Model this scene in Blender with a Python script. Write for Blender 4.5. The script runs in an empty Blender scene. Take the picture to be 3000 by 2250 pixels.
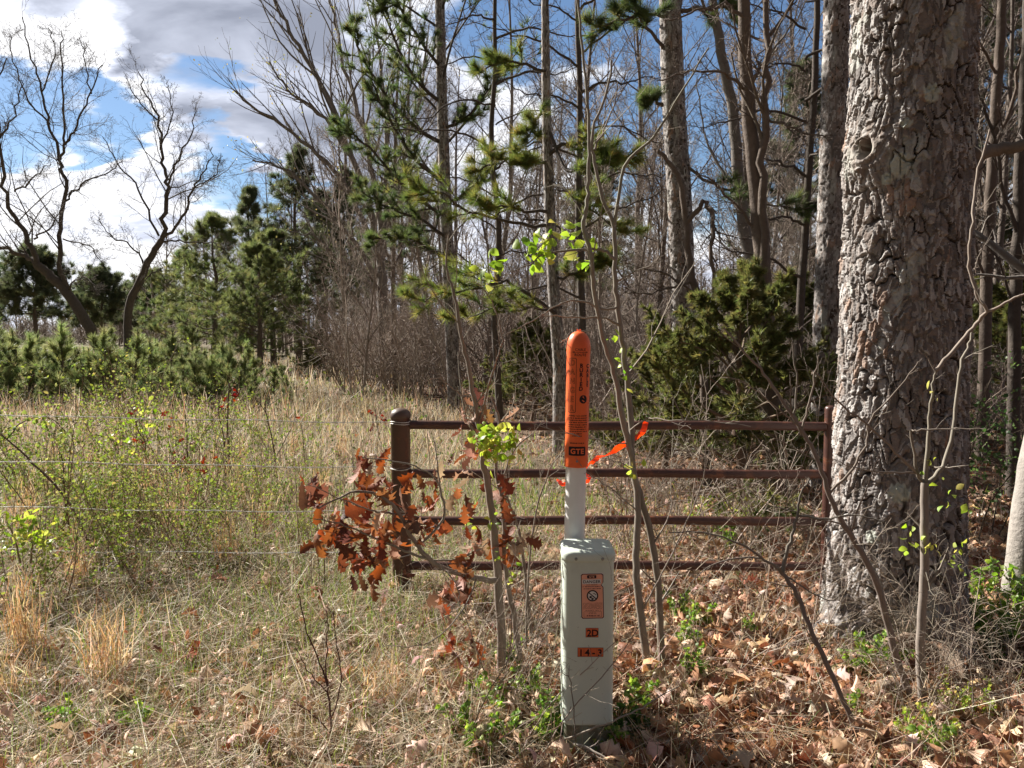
import bpy, bmesh, math, random
import numpy as np
from mathutils import Vector, Matrix
R = math.radians
PI = math.pi
sc = bpy.context.scene
col = sc.collection

# ------------------------------------------------------------------ camera
EYE, PITCH = 1.55, R(3.79)
cd = bpy.data.cameras.new('camera'); cam = bpy.data.objects.new('camera', cd); col.objects.link(cam)
cam.location = (0, 0, EYE); cam.rotation_euler = (PI/2 - PITCH, 0, 0)
cd.lens = 27; cd.sensor_width = 36; cd.clip_start = 0.05; cd.clip_end = 4000
sc.camera = cam
CP, SP = math.cos(PITCH), math.sin(PITCH)
def ray(u, v):
    cx = (u-1500)/2250; cy = (1125-v)/2250
    return Vector((cx, CP+cy*SP, -SP+cy*CP))
def P(u, v, d):                       # a point d metres ahead seen along a line of sight
    r = ray(u, v); return Vector((0, 0, EYE)) + r*(d/r.y)

# ------------------------------------------------------------------ light
SUN_AZ, SUN_EL = R(-51), R(35)
S = Vector((math.sin(SUN_AZ)*math.cos(SUN_EL), math.cos(SUN_AZ)*math.cos(SUN_EL), math.sin(SUN_EL)))
ld = bpy.data.lights.new('sun', 'SUN'); ld.energy = 5.0; ld.angle = R(0.55); ld.color = (1.0, 0.94, 0.84)
sun = bpy.data.objects.new('sun', ld); col.objects.link(sun); sun.rotation_euler = S.to_track_quat('Z', 'Y').to_euler()

w = bpy.data.worlds.new('World'); sc.world = w; w.use_nodes = True
nt = w.node_tree; nt.nodes.clear()
def N(t, **k):
    n = nt.nodes.new(t)
    for a, b in k.items(): setattr(n, a, b)
    return n
def L(a, b): nt.links.new(a, b)
def val(x, sock):
    if isinstance(x, (int, float)): sock.default_value = x
    else: L(x, sock)
def M(op, a, b=0.0, c=None, clamp=False):
    n = N('ShaderNodeMath', operation=op, use_clamp=clamp); val(a, n.inputs[0]); val(b, n.inputs[1])
    if c is not None: val(c, n.inputs[2])
    return n.outputs[0]
def smooth(x, a, b, lo=0.0, hi=1.0):
    n = N('ShaderNodeMapRange', interpolation_type='SMOOTHSTEP'); val(x, n.inputs[0])
    for i, q in enumerate((a, b, lo, hi)): n.inputs[i+1].default_value = q
    return n.outputs[0]
tc = N('ShaderNodeTexCoord'); nv = N('ShaderNodeVectorMath', operation='NORMALIZE'); L(tc.outputs['Generated'], nv.inputs[0])
D = nv.outputs[0]
sx = N('ShaderNodeSeparateXYZ'); L(D, sx.inputs[0])
zz = M('ADD', M('MAXIMUM', sx.outputs[2], 0.0), 0.22)
cb = N('ShaderNodeCombineXYZ'); L(M('DIVIDE', sx.outputs[0], zz), cb.inputs[0]); L(M('DIVIDE', sx.outputs[1], zz), cb.inputs[1])
mp = N('ShaderNodeMapping'); mp.inputs['Rotation'].default_value = (0, 0, R(28)); mp.inputs['Scale'].default_value = (1.0, 1.5, 1); mp.inputs['Location'].default_value = (3.1, 1.7, 0)
L(cb.outputs[0], mp.inputs[0])
def noise(scale, detail, rough, dist=0.0):
    n = N('ShaderNodeTexNoise'); n.inputs['Scale'].default_value = scale; n.inputs['Detail'].default_value = detail
    n.inputs['Roughness'].default_value = rough; n.inputs['Distortion'].default_value = dist
    L(mp.outputs[0], n.inputs['Vector']); return n.outputs[0]
n1 = noise(1.7, 12, 0.6, 0.35); n2 = noise(4.2, 10, 0.6, 0.6)
dn = N('ShaderNodeTexNoise'); dn.inputs['Scale'].default_value = 2.0; dn.inputs['Detail'].default_value = 8; dn.inputs['Roughness'].default_value = .52; L(mp.outputs[0], dn.inputs['Vector'])
dv = N('ShaderNodeVectorMath', operation='MULTIPLY_ADD'); L(dn.outputs['Color'], dv.inputs[0]); dv.inputs[1].default_value = (.42, .42, .42); L(D, dv.inputs[2])
dv2 = N('ShaderNodeVectorMath', operation='SUBTRACT'); L(dv.outputs[0], dv2.inputs[0]); dv2.inputs[1].default_value = (.21, .21, .21)
dv3 = N('ShaderNodeVectorMath', operation='NORMALIZE'); L(dv2.outputs[0], dv3.inputs[0]); DW = dv3.outputs[0]
def blob(u, v, rin, rout, wt):
    c = ray(u, v).normalized(); d = N('ShaderNodeVectorMath', operation='DOT_PRODUCT'); L(DW, d.inputs[0]); d.inputs[1].default_value = c
    return smooth(d.outputs['Value'], math.cos(R(rout)), math.cos(R(rin)), 0.0, wt)
def total(items):
    s = 0.0
    for i in items: s = M('ADD', i, s)
    return s
added_deck = M('MAXIMUM', smooth(sx.outputs[2], .40, .54), smooth(sx.outputs[1], .34, -.05))   # dark cloud added overhead and behind, out of view, to cut fill light
low = smooth(sx.outputs[2], .0, .22, .34, 0.0); backg = smooth(sx.outputs[1], -.4, .40, 1.0, 0.0)  # backg greys the added cloud behind the camera, keeping its fill neutral
bias = total([low, blob(480, 120, 3, 17, .38), blob(900, 330, 2, 13, .34), blob(150, 560, 1, 7, .24), blob(560, 640, 2, 9, .32), blob(200, 800, 2, 8, .22), blob(1250, 640, 3, 14, .14), blob(2250, 450, 2, 11, .2), blob(1500, 250, 2, 10, .12),
              blob(80, 410, 1, 6.5, -.46), blob(360, 490, .5, 5, -.42), blob(300, 900, 1, 6, -.14), blob(715, 510, 1, 6, -.95), blob(1780, 60, 2, 11, -.34), blob(2380, 120, 2, 13, -.36), blob(2050, 500, 1, 8, -.2), blob(1150, 780, 1, 7, -.2), blob(2850, 250, 2, 10, -.2)])
cov = M('ADD', M('ADD', M('MULTIPLY', n1, .72), M('MULTIPLY', n2, .28)), bias)
mask = M('MAXIMUM', smooth(cov, .40, .66), added_deck)
greyb = total([backg, blob(560, 170, 3, 17, .55), blob(880, 300, 2, 13, .5), blob(720, 40, 3, 13, .3), blob(230, 960, 1, 7, .15), blob(900, 480, 1, 6, .3)])
whiteb = total([blob(200, 640, 2, 10, -.5), blob(560, 640, 1, 8, -.4), blob(260, 170, 1, 5, -.8), blob(60, 60, 2, 8, -1.0), blob(370, 250, .5, 3.5, -.7), blob(620, 430, .5, 4, -.3), blob(860, 430, 1, 4, -.5)])
thick = M('MULTIPLY', smooth(M('ADD', cov, M('MULTIPLY', M('SUBTRACT', n2, .5), .5)), .52, .95), .55)
thick = M('ADD', M('ADD', thick, M('MULTIPLY', greyb, smooth(M('ADD', n1, M('MULTIPLY', n2, .7)), .45, 1.15, .25, 1.45))), whiteb, clamp=True)
n3 = noise(2.6, 7, .5, .3); thick = M('MULTIPLY', thick, smooth(n3, .32, .66, .45, 1.12), clamp=True)
cr = N('ShaderNodeValToRGB'); L(thick, cr.inputs[0])
cr.color_ramp.elements[0].position = 0.0; cr.color_ramp.elements[0].color = (1.0, 1.0, 1.02, 1)
cr.color_ramp.elements[1].position = 1.0; cr.color_ramp.elements[1].color = (.27, .295, .37, 1)
e = cr.color_ramp.elements.new(.4); e.color = (.62, .66, .78, 1)
sky = N('ShaderNodeTexSky', sky_type='NISHITA', sun_disc=False); sky.sun_elevation = SUN_EL; sky.sun_rotation = SUN_AZ % (2*PI)
sky.air_density = 1.0; sky.dust_density = 0.15; sky.ozone_density = 4.0
bg1 = N('ShaderNodeBackground'); L(sky.outputs[0], bg1.inputs[0]); bg1.inputs[1].default_value = 0.047
bg2 = N('ShaderNodeBackground'); L(cr.outputs[0], bg2.inputs[0]); val(M('MULTIPLY_ADD', added_deck, -.42, .54), bg2.inputs[1])
mx = N('ShaderNodeMixShader'); L(mask, mx.inputs[0]); L(bg1.outputs[0], mx.inputs[1]); L(bg2.outputs[0], mx.inputs[2])
wo = N('ShaderNodeOutputWorld'); L(mx.outputs[0], wo.inputs[0])

sc.view_settings.view_transform = 'Standard'; sc.view_settings.look = 'None'; sc.view_settings.gamma = 1.0
sc.view_settings.exposure = 1.3
cy = sc.cycles
cy.max_bounces = 5; cy.diffuse_bounces = 3; cy.glossy_bounces = 2; cy.transmission_bounces = 3; cy.transparent_max_bounces = 4
cy.use_denoising = True; cy.denoiser = 'OPENIMAGEDENOISE'; cy.denoising_input_passes = 'RGB_ALBEDO_NORMAL'; cy.denoising_prefilter = 'ACCURATE'; cy.sample_clamp_indirect = 4.0; cy.caustics_reflective = False; cy.caustics_refractive = False

# ------------------------------------------------------------------ materials
def mat(name, rough=.8, trans=0.0, col_=None, var=.25, vscale=30., bump=0.0, bscale=80., metal=0.0, spec=.3, second=None, sscale=6., smix=(.45, .6)):
    """procedural surface: its own colour (or each face's colour attribute) broken up by noise"""
    global nt
    m = bpy.data.materials.new(name); m.use_nodes = True; nt = m.node_tree; nt.nodes.clear()
    if col_ is None:
        a = N('ShaderNodeAttribute', attribute_name='Col'); c = a.outputs['Color']
    else:
        rgb = N('ShaderNodeRGB'); rgb.outputs[0].default_value = (*col_, 1); c = rgb.outputs[0]
    t = N('ShaderNodeTexCoord')
    def nz(scale, det=5, ro=.6):
        n = N('ShaderNodeTexNoise'); n.inputs['Scale'].default_value = scale; n.inputs['Detail'].default_value = det; n.inputs['Roughness'].default_value = ro
        L(t.outputs['Object'], n.inputs['Vector']); return n.outputs[0]
    if second is not None:
        mxx = N('ShaderNodeMix', data_type='RGBA'); L(smooth(nz(sscale, 8), *smix), mxx.inputs[0]); L(c, mxx.inputs[6]); mxx.inputs[7].default_value = (*second, 1); c = mxx.outputs[2]
    if var:
        f = M('MULTIPLY_ADD', nz(vscale), 2*var, 1.0-var)
        vm = N('ShaderNodeVectorMath', operation='SCALE'); L(c, vm.inputs[0]); L(f, vm.inputs['Scale']); c = vm.outputs[0]
    p = N('ShaderNodeBsdfPrincipled'); L(c, p.inputs['Base Color']); p.inputs['Roughness'].default_value = rough; p.inputs['Metallic'].default_value = metal
    p.inputs['Specular IOR Level'].default_value = spec
    if bump:
        b = N('ShaderNodeBump'); b.inputs['Strength'].default_value = bump; b.inputs['Distance'].default_value = .01
        L(nz(bscale, 6), b.inputs['Height']); L(b.outputs[0], p.inputs['Normal'])
    o = N('ShaderNodeOutputMaterial'); s = p.outputs[0]
    if trans:
        tr = N('ShaderNodeBsdfTranslucent'); hs = N('ShaderNodeHueSaturation'); hs.inputs['Saturation'].default_value = 1.15; hs.inputs['Value'].default_value = 1.5
        L(c, hs.inputs['Color']); L(hs.outputs[0], tr.inputs[0])
        q = N('ShaderNodeMixShader'); q.inputs[0].default_value = trans; L(s, q.inputs[1]); L(tr.outputs[0], q.inputs[2]); s = q.outputs[0]
    L(s, o.inputs[0]); return m
m_twig = mat('twig_bark', .85, var=.3, vscale=14)
m_bark = mat('trunk_bark', .9, var=.45, vscale=18, bump=.8, bscale=45)
m_pinebark = mat('pine_plate_bark', .85, var=.22, vscale=38, bump=.3, bscale=120)
m_leaf = mat('green_leaf', .45, trans=.45, var=.15, vscale=20, spec=.4)
m_weed = mat('weed_leaf', .65, trans=.3, var=.18, vscale=20, spec=.12)
m_needle = mat('pine_needle', .5, trans=.42, var=.15, vscale=3)
m_oak = mat('dry_oak_leaf', .55, trans=.28, var=.28, vscale=45, bump=.4, bscale=120)
m_litter = mat('leaf_litter', .62, trans=.15, var=.3, vscale=40)
m_grass = mat('grass_blade', .55, trans=.35, var=.15, vscale=4)
m_iron = mat('brown_pipe_paint', .38, col_=(.070, .028, .022), var=.3, vscale=18, bump=.1, bscale=90, spec=.55, second=(.15, .055, .03), sscale=12., smix=(.52, .70))
m_cap = mat('post_cap_paint', .5, col_=(.10, .06, .045), var=.25, vscale=30, spec=.5)
m_wire = mat('galvanised_wire', .45, col_=(.62, .60, .57), metal=.25, var=.2)
m_ped = mat('grey_green_enamel', .42, col_=(.62, .69, .62), var=.05, vscale=7, spec=.45, second=(.53, .58, .51), sscale=5., smix=(.48, .75))
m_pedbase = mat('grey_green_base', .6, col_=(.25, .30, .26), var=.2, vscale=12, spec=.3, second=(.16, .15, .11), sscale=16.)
m_white = mat('weathered_white_plastic', .42, col_=(.86, .855, .85), var=.05, vscale=10, spec=.4, second=(.70, .70, .70), sscale=9., smix=(.5, .85))
m_orange = mat('orange_plastic', .42, col_=(.92, .16, .04), var=.1, vscale=12, spec=.4, second=(.80, .12, .035), sscale=8., smix=(.45, .75))
m_ink = mat('black_ink', .6, col_=(.018, .010, .012), var=.35, vscale=90)
m_inkred = mat('faded_ink', .6, col_=(.14, .025, .018), var=.3, vscale=90)
m_pink = mat('faded_sticker', .5, col_=(.84, .40, .28), var=.1, vscale=40)
m_paper = mat('white_print', .5, col_=(.74, .70, .68), var=.06, vscale=40)
m_plate = mat('orange_number_tape', .45, col_=(.74, .15, .05), var=.2, vscale=45)
m_steel = mat('dull_screw', .4, col_=(.30, .31, .29), metal=.6, var=.2)
m_tape = mat('flagging_tape', .3, trans=.4, col_=(.90, .13, .085), var=.1, vscale=30)
m_soil = mat('ground_soil', .95, var=.35, vscale=9, bump=.9, bscale=30)
m_wood = mat('rotten_wood', .9, col_=(.24, .18, .135), var=.45, vscale=22, bump=.9, bscale=60, second=(.16, .08, .045), sscale=9.)

# ------------------------------------------------------------------ mesh helpers
class MB:
    def __init__(s): s.t = {}; s.v = []; s.f = []; s.n = 0
    def tube(s, pts, rad, sides=4, c=(.2, .17, .14)):
        s.t.setdefault((len(pts), sides), []).append(([tuple(p) for p in pts], list(rad), tuple(c)))
    def add(s, v, f, c):
        v = np.asarray(v, float).reshape(-1, 3); f = np.asarray(f, int); c = np.broadcast_to(np.asarray(c, float), (len(f), 3))
        s.v.append(v); s.f.append((f+s.n, c)); s.n += len(v)
    def flush(s):
        for (n, k), ts in s.t.items():
            Pp = np.array([t[0] for t in ts]); Rr = np.array([t[1] for t in ts]); C = np.array([t[2] for t in ts]); T = len(ts)
            tg = np.gradient(Pp, axis=1) if n > 2 else np.repeat((Pp[:, 1:]-Pp[:, :1]), 2, axis=1)
            tg /= np.linalg.norm(tg, axis=2, keepdims=True)+1e-9
            mean = tg.mean(1); ref = np.zeros((T, 3)); ref[np.arange(T), np.abs(mean).argmin(1)] = 1
            a = np.cross(tg, ref[:, None, :]); a /= np.linalg.norm(a, axis=2, keepdims=True)+1e-9; b = np.cross(tg, a)
            th = np.arange(k)*2*PI/k
            V = Pp[:, :, None, :] + Rr[:, :, None, None]*(np.cos(th)[None, None, :, None]*a[:, :, None, :]+np.sin(th)[None, None, :, None]*b[:, :, None, :])
            i = np.arange(n-1)[:, None]*k; j = np.arange(k)[None, :]; j2 = (j+1) % k
            q = np.stack([i+j, i+j2, i+k+j2, i+k+j], -1).reshape(-1, 4)
            F = (q[None]+(np.arange(T)*n*k)[:, None, None]).reshape(-1, 4)
            s.add(V.reshape(-1, 3), F, np.repeat(C, len(q), axis=0))
        s.t = {}
    def mesh(s, name, m, smooth_=True):
        s.flush(); me = bpy.data.meshes.new(name)
        V = np.concatenate(s.v) if s.v else np.zeros((0, 3)); me.vertices.add(len(V)); me.vertices.foreach_set('co', V.ravel())
        if s.f:
            lv = np.concatenate([f.ravel() for f, _ in s.f]); tot = np.concatenate([np.full(len(f), f.shape[1]) for f, _ in s.f])
            st = np.concatenate([[0], np.cumsum(tot)[:-1]])
            me.loops.add(len(lv)); me.loops.foreach_set('vertex_index', lv.astype(np.int32))
            me.polygons.add(len(tot)); me.polygons.foreach_set('loop_start', st.astype(np.int32))
            me.polygons.foreach_set('use_smooth', np.full(len(tot), smooth_))
            me.update(calc_edges=True)
            C = np.concatenate([c for _, c in s.f]); C4 = np.ones((len(C), 4), np.float32); C4[:, :3] = C
            at = me.attributes.new('Col', 'FLOAT_COLOR', 'FACE'); at.data.foreach_set('color', C4.ravel())
        me.materials.append(m); return me
    def build(s, name, m, parent=None, smooth_=True):
        o = bpy.data.objects.new(name, s.mesh(name, m, smooth_)); col.objects.link(o)
        if parent: o.parent = parent
        return o
def tag(o, label=None, cat=None, group=None, kind=None):
    if label: o['label'] = label
    if cat: o['category'] = cat
    if group: o['group'] = group
    if kind: o['kind'] = kind
    return o
def thing(name, label, cat, loc=(0, 0, 0), group=None):
    o = bpy.data.objects.new(name, None); o.empty_display_size = .1; col.objects.link(o); o.location = loc
    return tag(o, label, cat, group)
def dup(o, loc=None, rz=0.0, s=1.0, label=None, group=None, parent=None, sz=None):
    c = o.copy(); col.objects.link(c)
    if parent: c.parent = parent
    else:
        c.location = loc; c.rotation_euler = (0, 0, rz); c.scale = (s, s, sz or s)
        if label: c['label'] = label
        if group: c['group'] = group
    for ch in list(o.children): dup(ch, parent=c)
    return c
rs = np.random.RandomState(7)
def tint(c, rg, a=.8, b=1.25): k = rg.uniform(a, b); return tuple(x*k*rg.uniform(.97, 1.03) for x in c)
def pick(pal, n, wts=None, jit=.18, r=rs):
    pal = np.array(pal); i = r.choice(len(pal), n, p=None if wts is None else np.array(wts)/sum(wts))
    return np.clip(pal[i]*(1+jit*r.randn(n, 1))*(1+.06*r.randn(n, 3)), .004, .95)
def frames(axis, roll):
    """rotation matrices whose x column is axis (n,3), rolled about it"""
    a = axis/np.linalg.norm(axis, axis=1, keepdims=True); ref = np.where(np.abs(a[:, 2:3]) < .9, np.array([[0, 0, 1.]]), np.array([[1., 0, 0]]))
    y = np.cross(ref, a); y /= np.linalg.norm(y, axis=1, keepdims=True); z = np.cross(a, y)
    c, s_ = np.cos(roll)[:, None], np.sin(roll)[:, None]
    return np.stack([a, c*y+s_*z, -s_*y+c*z], axis=2)
def scatter(mb, tv, tf, mats, pos, scl, cols):
    """copies of one small template: tv (k,3), tf (m,q), mats (n,3,3), pos (n,3), scl (n,) or (n,3), cols (n,3)"""
    n = len(pos)
    if n == 0: return
    scl = np.asarray(scl, float); scl = np.repeat(scl[:, None], 3, 1) if scl.ndim == 1 else scl
    V = np.einsum('nij,nkj->nki', mats, tv[None]*scl[:, None, :])+pos[:, None, :]
    F = (tf[None]+(np.arange(n)*len(tv))[:, None, None]).reshape(-1, tf.shape[1])
    mb.add(V.reshape(-1, 3), F, np.repeat(cols, len(tf), axis=0))
# --- small templates (x = along, y = across, z = curl)
def blade(bend, n=4, tip=.12, twist=0.0):
    t = np.linspace(0, 1, n); x = np.sin(bend*t)/max(bend, 1e-3); z = (1-np.cos(bend*t))/max(bend, 1e-3)
    wd = .5*(1-(1-tip)*t**1.5); v = []
    for i in range(n):
        c_, s_ = math.cos(twist*t[i]), math.sin(twist*t[i])
        v += [(x[i], wd[i]*c_, z[i]+.02*wd[i]*s_), (x[i], -wd[i]*c_, z[i]-.02*wd[i]*s_)]
    f = [(2*i, 2*i+1, 2*i+3, 2*i+2) for i in range(n-1)]
    return np.array(v), np.array(f)
BLADES = [blade(b, 4, .1) for b in (.15, .5, .9, 1.4)]
STRAW = [blade(b, 3, .5) for b in (.1, .5, .9)]
def leaf(widths, fold, curl, wob=0.0, seed=0):
    r = random.Random(seed); n = len(widths); v = []; f = []
    for i, wd in enumerate(widths):
        t = i/(n-1); zz_ = curl*(t-.5)**2*2-curl*.5
        lift = fold*abs(wd); dz = wob*(r.random()-.5)
        v += [(t, wd, zz_+lift+wob*(r.random()-.5)), (t, 0, zz_+dz*.3), (t, -wd, zz_+lift+wob*(r.random()-.5))]
    for i in range(n-1):
        a = 3*i; f += [(a, a+1, a+4, a+3), (a+1, a+2, a+5, a+4)]
    return np.array(v), np.array(f)
OAKW = (.01, .05, .16, .10, .25, .13, .31, .17, .27, .12, .02)
OAKS = [leaf(OAKW, .5, .5, .12, 1), leaf(OAKW, -.6, .7, .16, 2), leaf(OAKW, 1.0, -.5, .2, 3), leaf((.01, .07, .19, .12, .29, .14, .33, .2, .12, .01), .9, .9, .22, 4)]
PLAIN = [leaf((.01, .13, .20, .17, .08, .01), .4, .4, .10, 5), leaf((.01, .10, .19, .22, .12, .02), -.4, .5, .14, 6), leaf((.01, .14, .18, .15, .09, .01), .9, .8, .12, 7), leaf((.01, .10, .17, .11, .21, .10, .16, .02), .3, .5, .12, 15)]
LANCE = [leaf((.02, .16, .21, .15, .01), .35, .25, 0, 8), leaf((.02, .19, .25, .17, .01), .2, -.35, 0, 9)]
def tuft(n, seed, spread, w_, droop=0.0):
    r = random.Random(seed); v = []; f = []
    for i in range(n):
        th = r.random()*2*PI; sp = spread*(.25+.75*r.random()); l = .75+.35*r.random(); x0 = -.35*r.random()
        d = Vector((math.cos(sp), math.sin(sp)*math.cos(th), math.sin(sp)*math.sin(th)-droop)).normalized()
        sd = d.cross(Vector((r.random()-.5, r.random()-.5, r.random()-.5))).normalized()*w_*.5
        b = Vector((x0, 0, 0)); k = len(v); v += [b+sd, b-sd, b+d*l]; f.append((k, k+1, k+2))
    return np.array([tuple(q) for q in v]), np.array(f)
TUFT_FAR = [tuft(22, s, 1.15, .12) for s in range(4)]
TUFT_NEAR = [tuft(36, s+10, 1.0, .030) for s in range(4)]
TUFT_FINE = [tuft(30, s+40, 1.05, .050) for s in range(4)]
SPRIG = [tuft(11, s+20, .58, .13) for s in range(4)]

# ------------------------------------------------------------------ terrain
def gh(x, y):
    x = np.asarray(x, float); y = np.asarray(y, float)
    near = .018*np.sin(3.1*x+1.3*y+.5)+.014*np.sin(-2.2*x+4.3*y+1.1)+.010*np.sin(6.3*x+.7)*np.sin(5.1*y)
    far = .10*np.sin(.21*x+.4)*np.sin(.17*y+.9)*np.clip((y-8)/12, 0, 1)
    lift = .10*np.clip((-x-1.0)/3.0, 0, 1)*np.clip((y-3)/2, 0, 1)
    dip = -.045*np.exp(-((x-.286)**2+(y-2.80)**2)/.30**2)
    return near*(1-np.exp(-((x-.286)**2+(y-2.80)**2)/.30**2))+far+lift+dip
def g(x, y): return float(gh(x, y))
def Gd(v): return EYE/math.tan(math.atan((v-1125)/2250)+PITCH)
def Gp(u, v, dz=0.0):                 # where a line of sight meets the ground
    d = Gd(v); p = P(u, v, d); return Vector((p.x, p.y, g(p.x, p.y)+dz))
def forest(x, y):                     # 1 on the leaf-covered woodland floor, 0 in the old field
    s_ = np.asarray(x)+.25*np.sin(np.asarray(y)*1.7)+.2*np.sin(np.asarray(y)*.6+2)
    edge = np.where(np.asarray(y) < 4.6, -.25, np.where(np.asarray(y) < 8.5, .55, .9-.40*(np.asarray(y)-8.5)))
    return 1/(1+np.exp(-(s_-edge)*5))
xs = np.unique(np.concatenate([np.linspace(-7, 7, 141), np.sign(np.linspace(-1, 1, 90))*np.abs(np.linspace(-1, 1, 90))**3*2500]))
ys = np.unique(np.concatenate([np.linspace(-3, 13, 161), -3-np.linspace(0, 1, 20)**3*2500, 13+np.linspace(0, 1, 70)**3*2500]))
X, Y = np.meshgrid(xs, ys); nx, ny = len(xs), len(ys)
gm = MB(); i = (np.arange(ny-1)[:, None]*nx+np.arange(nx-1)[None, :]).ravel()
fx = X[:-1, :-1].ravel(); fy = Y[:-1, :-1].ravel(); fo = forest(fx, fy)[:, None]
gm.add(np.stack([X, Y, gh(X, Y)], -1).reshape(-1, 3), np.stack([i, i+1, i+nx+1, i+nx], -1), (1-fo)*np.array([.13, .105, .06])+fo*np.array([.11, .066, .042]))
tag(gm.build('ground', m_soil), kind='structure')

# ------------------------------------------------------------------ ground cover
def scatter_xy(n, d0, d1, power, side=.78, r=rs):
    """points thicker near the camera, in a wedge wider than the view"""
    q = r.rand(n); a = 2-power
    d = (d0**a+q*(d1**a-d0**a))**(1/a) if abs(a) > 1e-6 else d0*(d1/d0)**q
    x = (r.rand(n)*2-1)*(side*d+.35); return x, d
def upaxis(n, tilt, r=rs):
    th = r.rand(n)*2*PI; k = np.abs(r.randn(n))*tilt
    return np.stack([np.sin(k)*np.cos(th), np.sin(k)*np.sin(th), np.cos(k)], 1)
def strew(mb, temps, n, d0, d1, power, size, flat, pal, wts, keep, zmax=.03, wfac=1.0, r=rs):
    x, y = scatter_xy(n, d0, d1, power, r=r); k = r.rand(n) < keep(x, y); x, y = x[k], y[k]
    n = len(x); pos = np.stack([x, y, gh(x, y)+r.rand(n)*zmax*np.where((x-.286)**2+(y-2.78)**2 < .2**2, .3, 1)+.004], 1)
    th = r.rand(n)*2*PI; el = r.randn(n)*flat; ax = np.stack([np.cos(th)*np.cos(el), np.sin(th)*np.cos(el), np.sin(el)], 1)
    m_ = frames(ax, r.randn(n)*flat*1.5+np.where(r.rand(n) < .5, 0, PI)); s_ = size*(.55+.8*r.rand(n)); c = pick(pal, n, wts)
    ti = r.randint(len(temps), size=n)
    for t, (tv, tf) in enumerate(temps):
        q = ti == t; sc3 = np.stack([s_[q], s_[q]*wfac, s_[q]], 1); scatter(mb, tv, tf, m_[q], pos[q], sc3, c[q])
def sward(mb, n, d0, d1, power, h, wd, tilt, pal, wts, keep, temps=BLADES, r=rs):
    x, y = scatter_xy(n, d0, d1, power, r=r); k = r.rand(n) < keep(x, y); k &= (x-.286)**2+(y-2.76)**2 > .17**2; x, y = x[k], y[k]
    n = len(x); pos = np.stack([x, y, gh(x, y)-.005], 1); hh = h*(.4+.9*r.rand(n)**1.3)
    m_ = frames(upaxis(n, tilt, r), r.rand(n)*2*PI); c = pick(pal, n, wts); ww = wd*(.7+.6*r.rand(n))*np.clip(y/4.0, .8, 6)
    ti = r.randint(len(temps), size=n)
    for t, (tv, tf) in enumerate(temps):
        q = ti == t; scatter(mb, tv, tf, m_[q], pos[q], np.stack([hh[q], ww[q], hh[q]], 1), c[q])
LIT = [(.40, .22, .125), (.50, .31, .20), (.56, .41, .30), (.28, .12, .065), (.19, .10, .065), (.62, .49, .39)]
STR = [(.48, .28, .16), (.36, .19, .11), (.58, .42, .29)]
DRY = [(.42, .35, .25), (.54, .47, .37), (.34, .27, .19), (.36, .25, .15), (.26, .215, .16)]
GRN = [(.20, .27, .06), (.14, .22, .05), (.27, .31, .09), (.10, .17, .04)]
patch = lambda x, y, f, p, lo=.0: np.clip(lo+.5+.5*np.sin(f*x+p+1.3*np.sin(f*.7*y))*np.sin(f*.9*y+2*p), 0, 1)
lm = MB()
strew(lm, OAKS, 12000, 2.2, 6.5, 1.3, .095, .42, LIT, (4, 5, 4, 2.5, 2, 3), lambda x, y: .10+.9*forest(x, y)*(.55+.45*patch(x, y, 2.1, 1)), zmax=.05)
strew(lm, PLAIN, 30000, 2.2, 7, 1.3, .060, .45, LIT, (4, 5, 4, 2.5, 3, 3), lambda x, y: .18+.82*forest(x, y), zmax=.045)
strew(lm, PLAIN, 34000, 6.5, 40, 1.5, .11, .4, LIT, (4, 5, 4, 2, 2, 3), lambda x, y: .06+.94*forest(x, y)*patch(x, y, .9, .4, .35), zmax=.06)
strew(lm, OAKS, 2600, 2.2, 5.0, 1.3, .085, .6, LIT, (2, 4, 5, 3, 1, 5), lambda x, y: (1-forest(x, y))*np.clip((3.6-y)*1.2, .12, 1)*patch(x, y, 2.7, .6, .2), zmax=.09)
strew(lm, PLAIN, 9000, 2.2, 5.5, 1.3, .055, .6, LIT, (2, 4, 6, 2, 1, 6), lambda x, y: (1-forest(x, y))*np.clip((4.4-y)*1.2, .15, 1), zmax=.09)
tag(lm.build('leaf_litter', m_litter), kind='stuff')
sm = MB()
strew(sm, STRAW, 60000, 2.2, 6.5, 1.3, .15, .22, STR, (3, 2, 2), lambda x, y: forest(x, y)*(.35+.65*np.exp(-((x-1.3)**2+(y-3.3)**2)/1.2)), zmax=.04, wfac=.018)
tag(sm.build('pine_straw', m_litter), kind='stuff')
dm = MB()
field = lambda x, y: 1-forest(x, y)
sward(dm, 56000, 2.2, 6.5, 1.25, .15, .0035, .75, DRY, (4, 4, 3, 1.5, 3), lambda x, y: .10+.9*field(x, y)*patch(x, y, 2.4, 1.9, .30))
sward(dm, 42000, 5.5, 16, 1.5, .30, .0035, .5, DRY, (4, 4, 4, 2, 3), lambda x, y: .05+.95*field(x, y)*patch(x, y, 1.1, 2, .3))
sward(dm, 40000, 12, 75, 1.6, .5, .004, .4, DRY, (4, 3, 4, 3, 3), lambda x, y: .04+.96*field(x, y))
sward(dm, 5000, 2.3, 6.5, 1.25, .22, .0030, .9, [(.50, .42, .34), (.40, .32, .25), (.58, .50, .42)], None, lambda x, y: forest(x, y))
strew(dm, STRAW, 44000, 2.2, 6, 1.3, .26, .28, DRY, (4, 5, 3, 1, 3), lambda x, y: .25+.75*field(x, y), zmax=.10, wfac=.010)
tag(dm.build('dry_grass', m_grass), kind='stuff')
gr = MB()
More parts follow.
